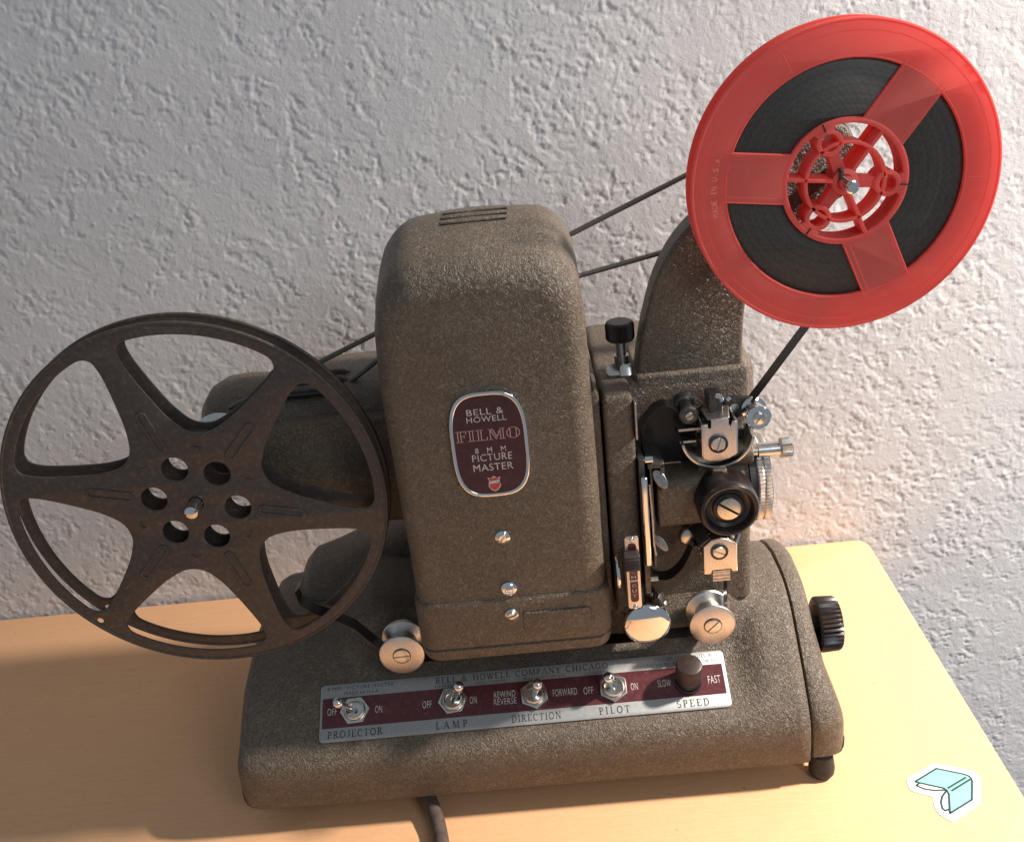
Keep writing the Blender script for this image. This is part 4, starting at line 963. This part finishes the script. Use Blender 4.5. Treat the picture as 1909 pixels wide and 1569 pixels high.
# moulded words on the rim
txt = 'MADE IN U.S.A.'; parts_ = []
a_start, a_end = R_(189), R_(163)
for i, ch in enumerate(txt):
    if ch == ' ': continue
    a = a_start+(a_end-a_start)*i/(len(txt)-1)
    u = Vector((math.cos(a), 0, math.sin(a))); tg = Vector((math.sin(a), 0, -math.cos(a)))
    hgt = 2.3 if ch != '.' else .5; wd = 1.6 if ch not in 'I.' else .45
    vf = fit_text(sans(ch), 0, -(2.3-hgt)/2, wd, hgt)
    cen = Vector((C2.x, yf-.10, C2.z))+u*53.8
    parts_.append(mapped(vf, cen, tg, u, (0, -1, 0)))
obj('moulded_lettering', merge(parts_), 'red_lit', red, smooth=0)

# ================================================================== film
film = root('film', (C2.x, 435, C2.z), 'dark film wound on the red reel and threaded through the projector', 'film')
roll_o = obj('film_roll', rmap(plate2d([circ(49.6, 128), circ(25.9, 96)], 8.0, .2), 435.0, C2), 'film_roll', film, smooth=40)
F0, F1 = 431.0, 439.0
def pxy(px, py): q_ = atY(px, py, 431); return Vector((q_.x, q_.z))
e1 = pxy(1500, 622); e2 = pxy(1398, 758); dd = (e1-e2).normalized()
# leaving the roll: run the visible line upward until it touches the roll
strand = [e1+dd*s_ for s_ in (22, 11, 0)]+[e2]
uc = Vector((us.x, us.z)); lc = Vector((ls.x, ls.z))
wrap = [uc+Vector((math.cos(R_(a_)), math.sin(R_(a_))))*8.9 for a_ in (28, 0, -30, -60, -90, -120, -150, -180, -205)]
loop = [pxy(*p_) for p_ in ((1290, 790), (1268, 770), (1243, 758), (1220, 766), (1205, 788), (1198, 815))]
gate_run = [Vector((45.0, 176)), Vector((45.0, 150)), Vector((45.2, 122))]
low = [pxy(*p_) for p_ in ((1214, 1066), (1228, 1080), (1252, 1078), (1276, 1055), (1293, 1020))]
wrap2 = [lc+Vector((math.cos(R_(a_)), math.sin(R_(a_))))*8.9 for a_ in (170, 140, 110, 80, 50, 20, 0)]
down = [Vector((RR.x+8.6, ls.z-10)), Vector((RR.x+7.6, RR.z+4))]
wr3 = [Vector((RR.x, RR.z))+Vector((math.cos(R_(a_)), math.sin(R_(a_))))*7.4 for a_ in (0, -30, -60, -90)]
obj('film_strand', MB().ribbon(smoothpath(strand, 6)+smoothpath(wrap+loop+gate_run+low+wrap2+down+wr3, 6), F0, F1), 'film', film, smooth=60)
wr4 = [Vector((RL.x, RL.z))+Vector((math.cos(R_(a_)), math.sin(R_(a_))))*7.4 for a_ in (-90, -110, -125)]
obj('film_strand', MB().ribbon([Vector((RR.x, RR.z-7.4))]+wr4+[Vector((-103, 97)), Vector((-113, 104)), Vector((-121, 108)), Vector((-127, 114)), Vector((-128, 121)), Vector((-124, 125))], F0, F1), 'film', film, smooth=60)

# ================================================================== power cord
c0 = atZ(800, 1488, 6); c1_ = atZ(812, 1520, 4.2); c2_ = atZ(824, 1575, 3.9)
pts = [Vector((c0.x-1, 424, 18)), Vector((c0.x-.3, 410, 12.5)), Vector((c0.x, c0.y, 7.5)), Vector((c1_.x, c1_.y, 5.0)), Vector((c2_.x, c2_.y, 3.9)), Vector((c2_.x+6, c2_.y-50, 3.9)), Vector((c2_.x+2, c2_.y-110, 3.9)), Vector((c2_.x-14, c2_.y-190, 3.9))]
cord = obj('power_cord', MB().tube(smoothpath(pts, 6), 3.8, 16), 'cord', None, smooth=60, origin=(c0.x, c0.y, 0))
cord['label'] = 'thick brown power cord lying on the table in front of the projector'; cord['category'] = 'power cord'

# ================================================================== sticker lying on the table
def stk(zx, zy): q_ = atZ(1600+zx/6.178, 1380+zy/6.178, 0); return (q_.x, q_.y)
MAT['sticker_white'] = simple('white_vinyl', (.72, .72, .71), .4, 0, .4, .03, 300)
MAT['sticker_teal'] = simple('turquoise_print', (.24, .52, .48), .4, 0, .4, .08, 120)
MAT['sticker_ink'] = simple('dark_teal_ink', (.03, .06, .06), .5, 0, .3, .1, 300)
so = atZ(1600+1000/6.178, 1380+620/6.178, 0)
st = root('sticker', (so.x, so.y, 0), 'small white-edged sticker of a turquoise folded sheet at the table right corner', 'sticker')
def flat(name, outs, h, th, mat): return obj(name, mapped(plate2d(outs, th), (0, 0, h), (1, 0, 0), (0, 1, 0), (0, 0, 1)), mat, st, smooth=0)
edge = [(560, 455), (580, 425), (640, 395), (840, 282), (880, 271), (960, 280), (1250, 335), (1340, 365), (1395, 420), (1408, 480), (1405, 700), (1385, 745), (1130, 915), (1085, 930), (1040, 918), (935, 850), (890, 790), (868, 720), (862, 660), (845, 645), (640, 590), (585, 545)]
flat('backing', [[tuple(p_) for p_ in smoothpath([Vector(stk(*e_)) for e_ in edge], 4, True)]], .18, .22, 'sticker_white')
top_f = [(655, 472), (900, 325), (1215, 388), (1275, 410), (1300, 440), (1040, 590), (1020, 570), (985, 550)]
side_f = [(1042, 600), (1302, 445), (1310, 470), (1308, 685), (1052, 842)]
flat('printed_panel', [[stk(*e_) for e_ in top_f]], .33, .05, 'sticker_teal')
flat('printed_panel', [[stk(*e_) for e_ in side_f]], .33, .05, 'sticker_teal')
lines_ = [[(900, 325), (655, 475)], [(900, 325), (1215, 390), (1275, 412), (1302, 440), (1310, 475), (1308, 685), (1055, 842), (1048, 720), (1042, 620), (1020, 578), (985, 552), (655, 478)],
          [(1030, 552), (1238, 428)], [(1075, 582), (1288, 450)], [(700, 498), (668, 520), (760, 560), (880, 578), (1000, 572)], [(1010, 585), (965, 650), (952, 715), (970, 785), (1000, 810), (1040, 795)]]
lv, lf = [], []
for ln in lines_: stroke_quads(1.0, [stk(*e_) for e_ in ln], lv, lf, h=.40)
obj('printed_lines', (lv, lf), 'sticker_ink', st, smooth=0)
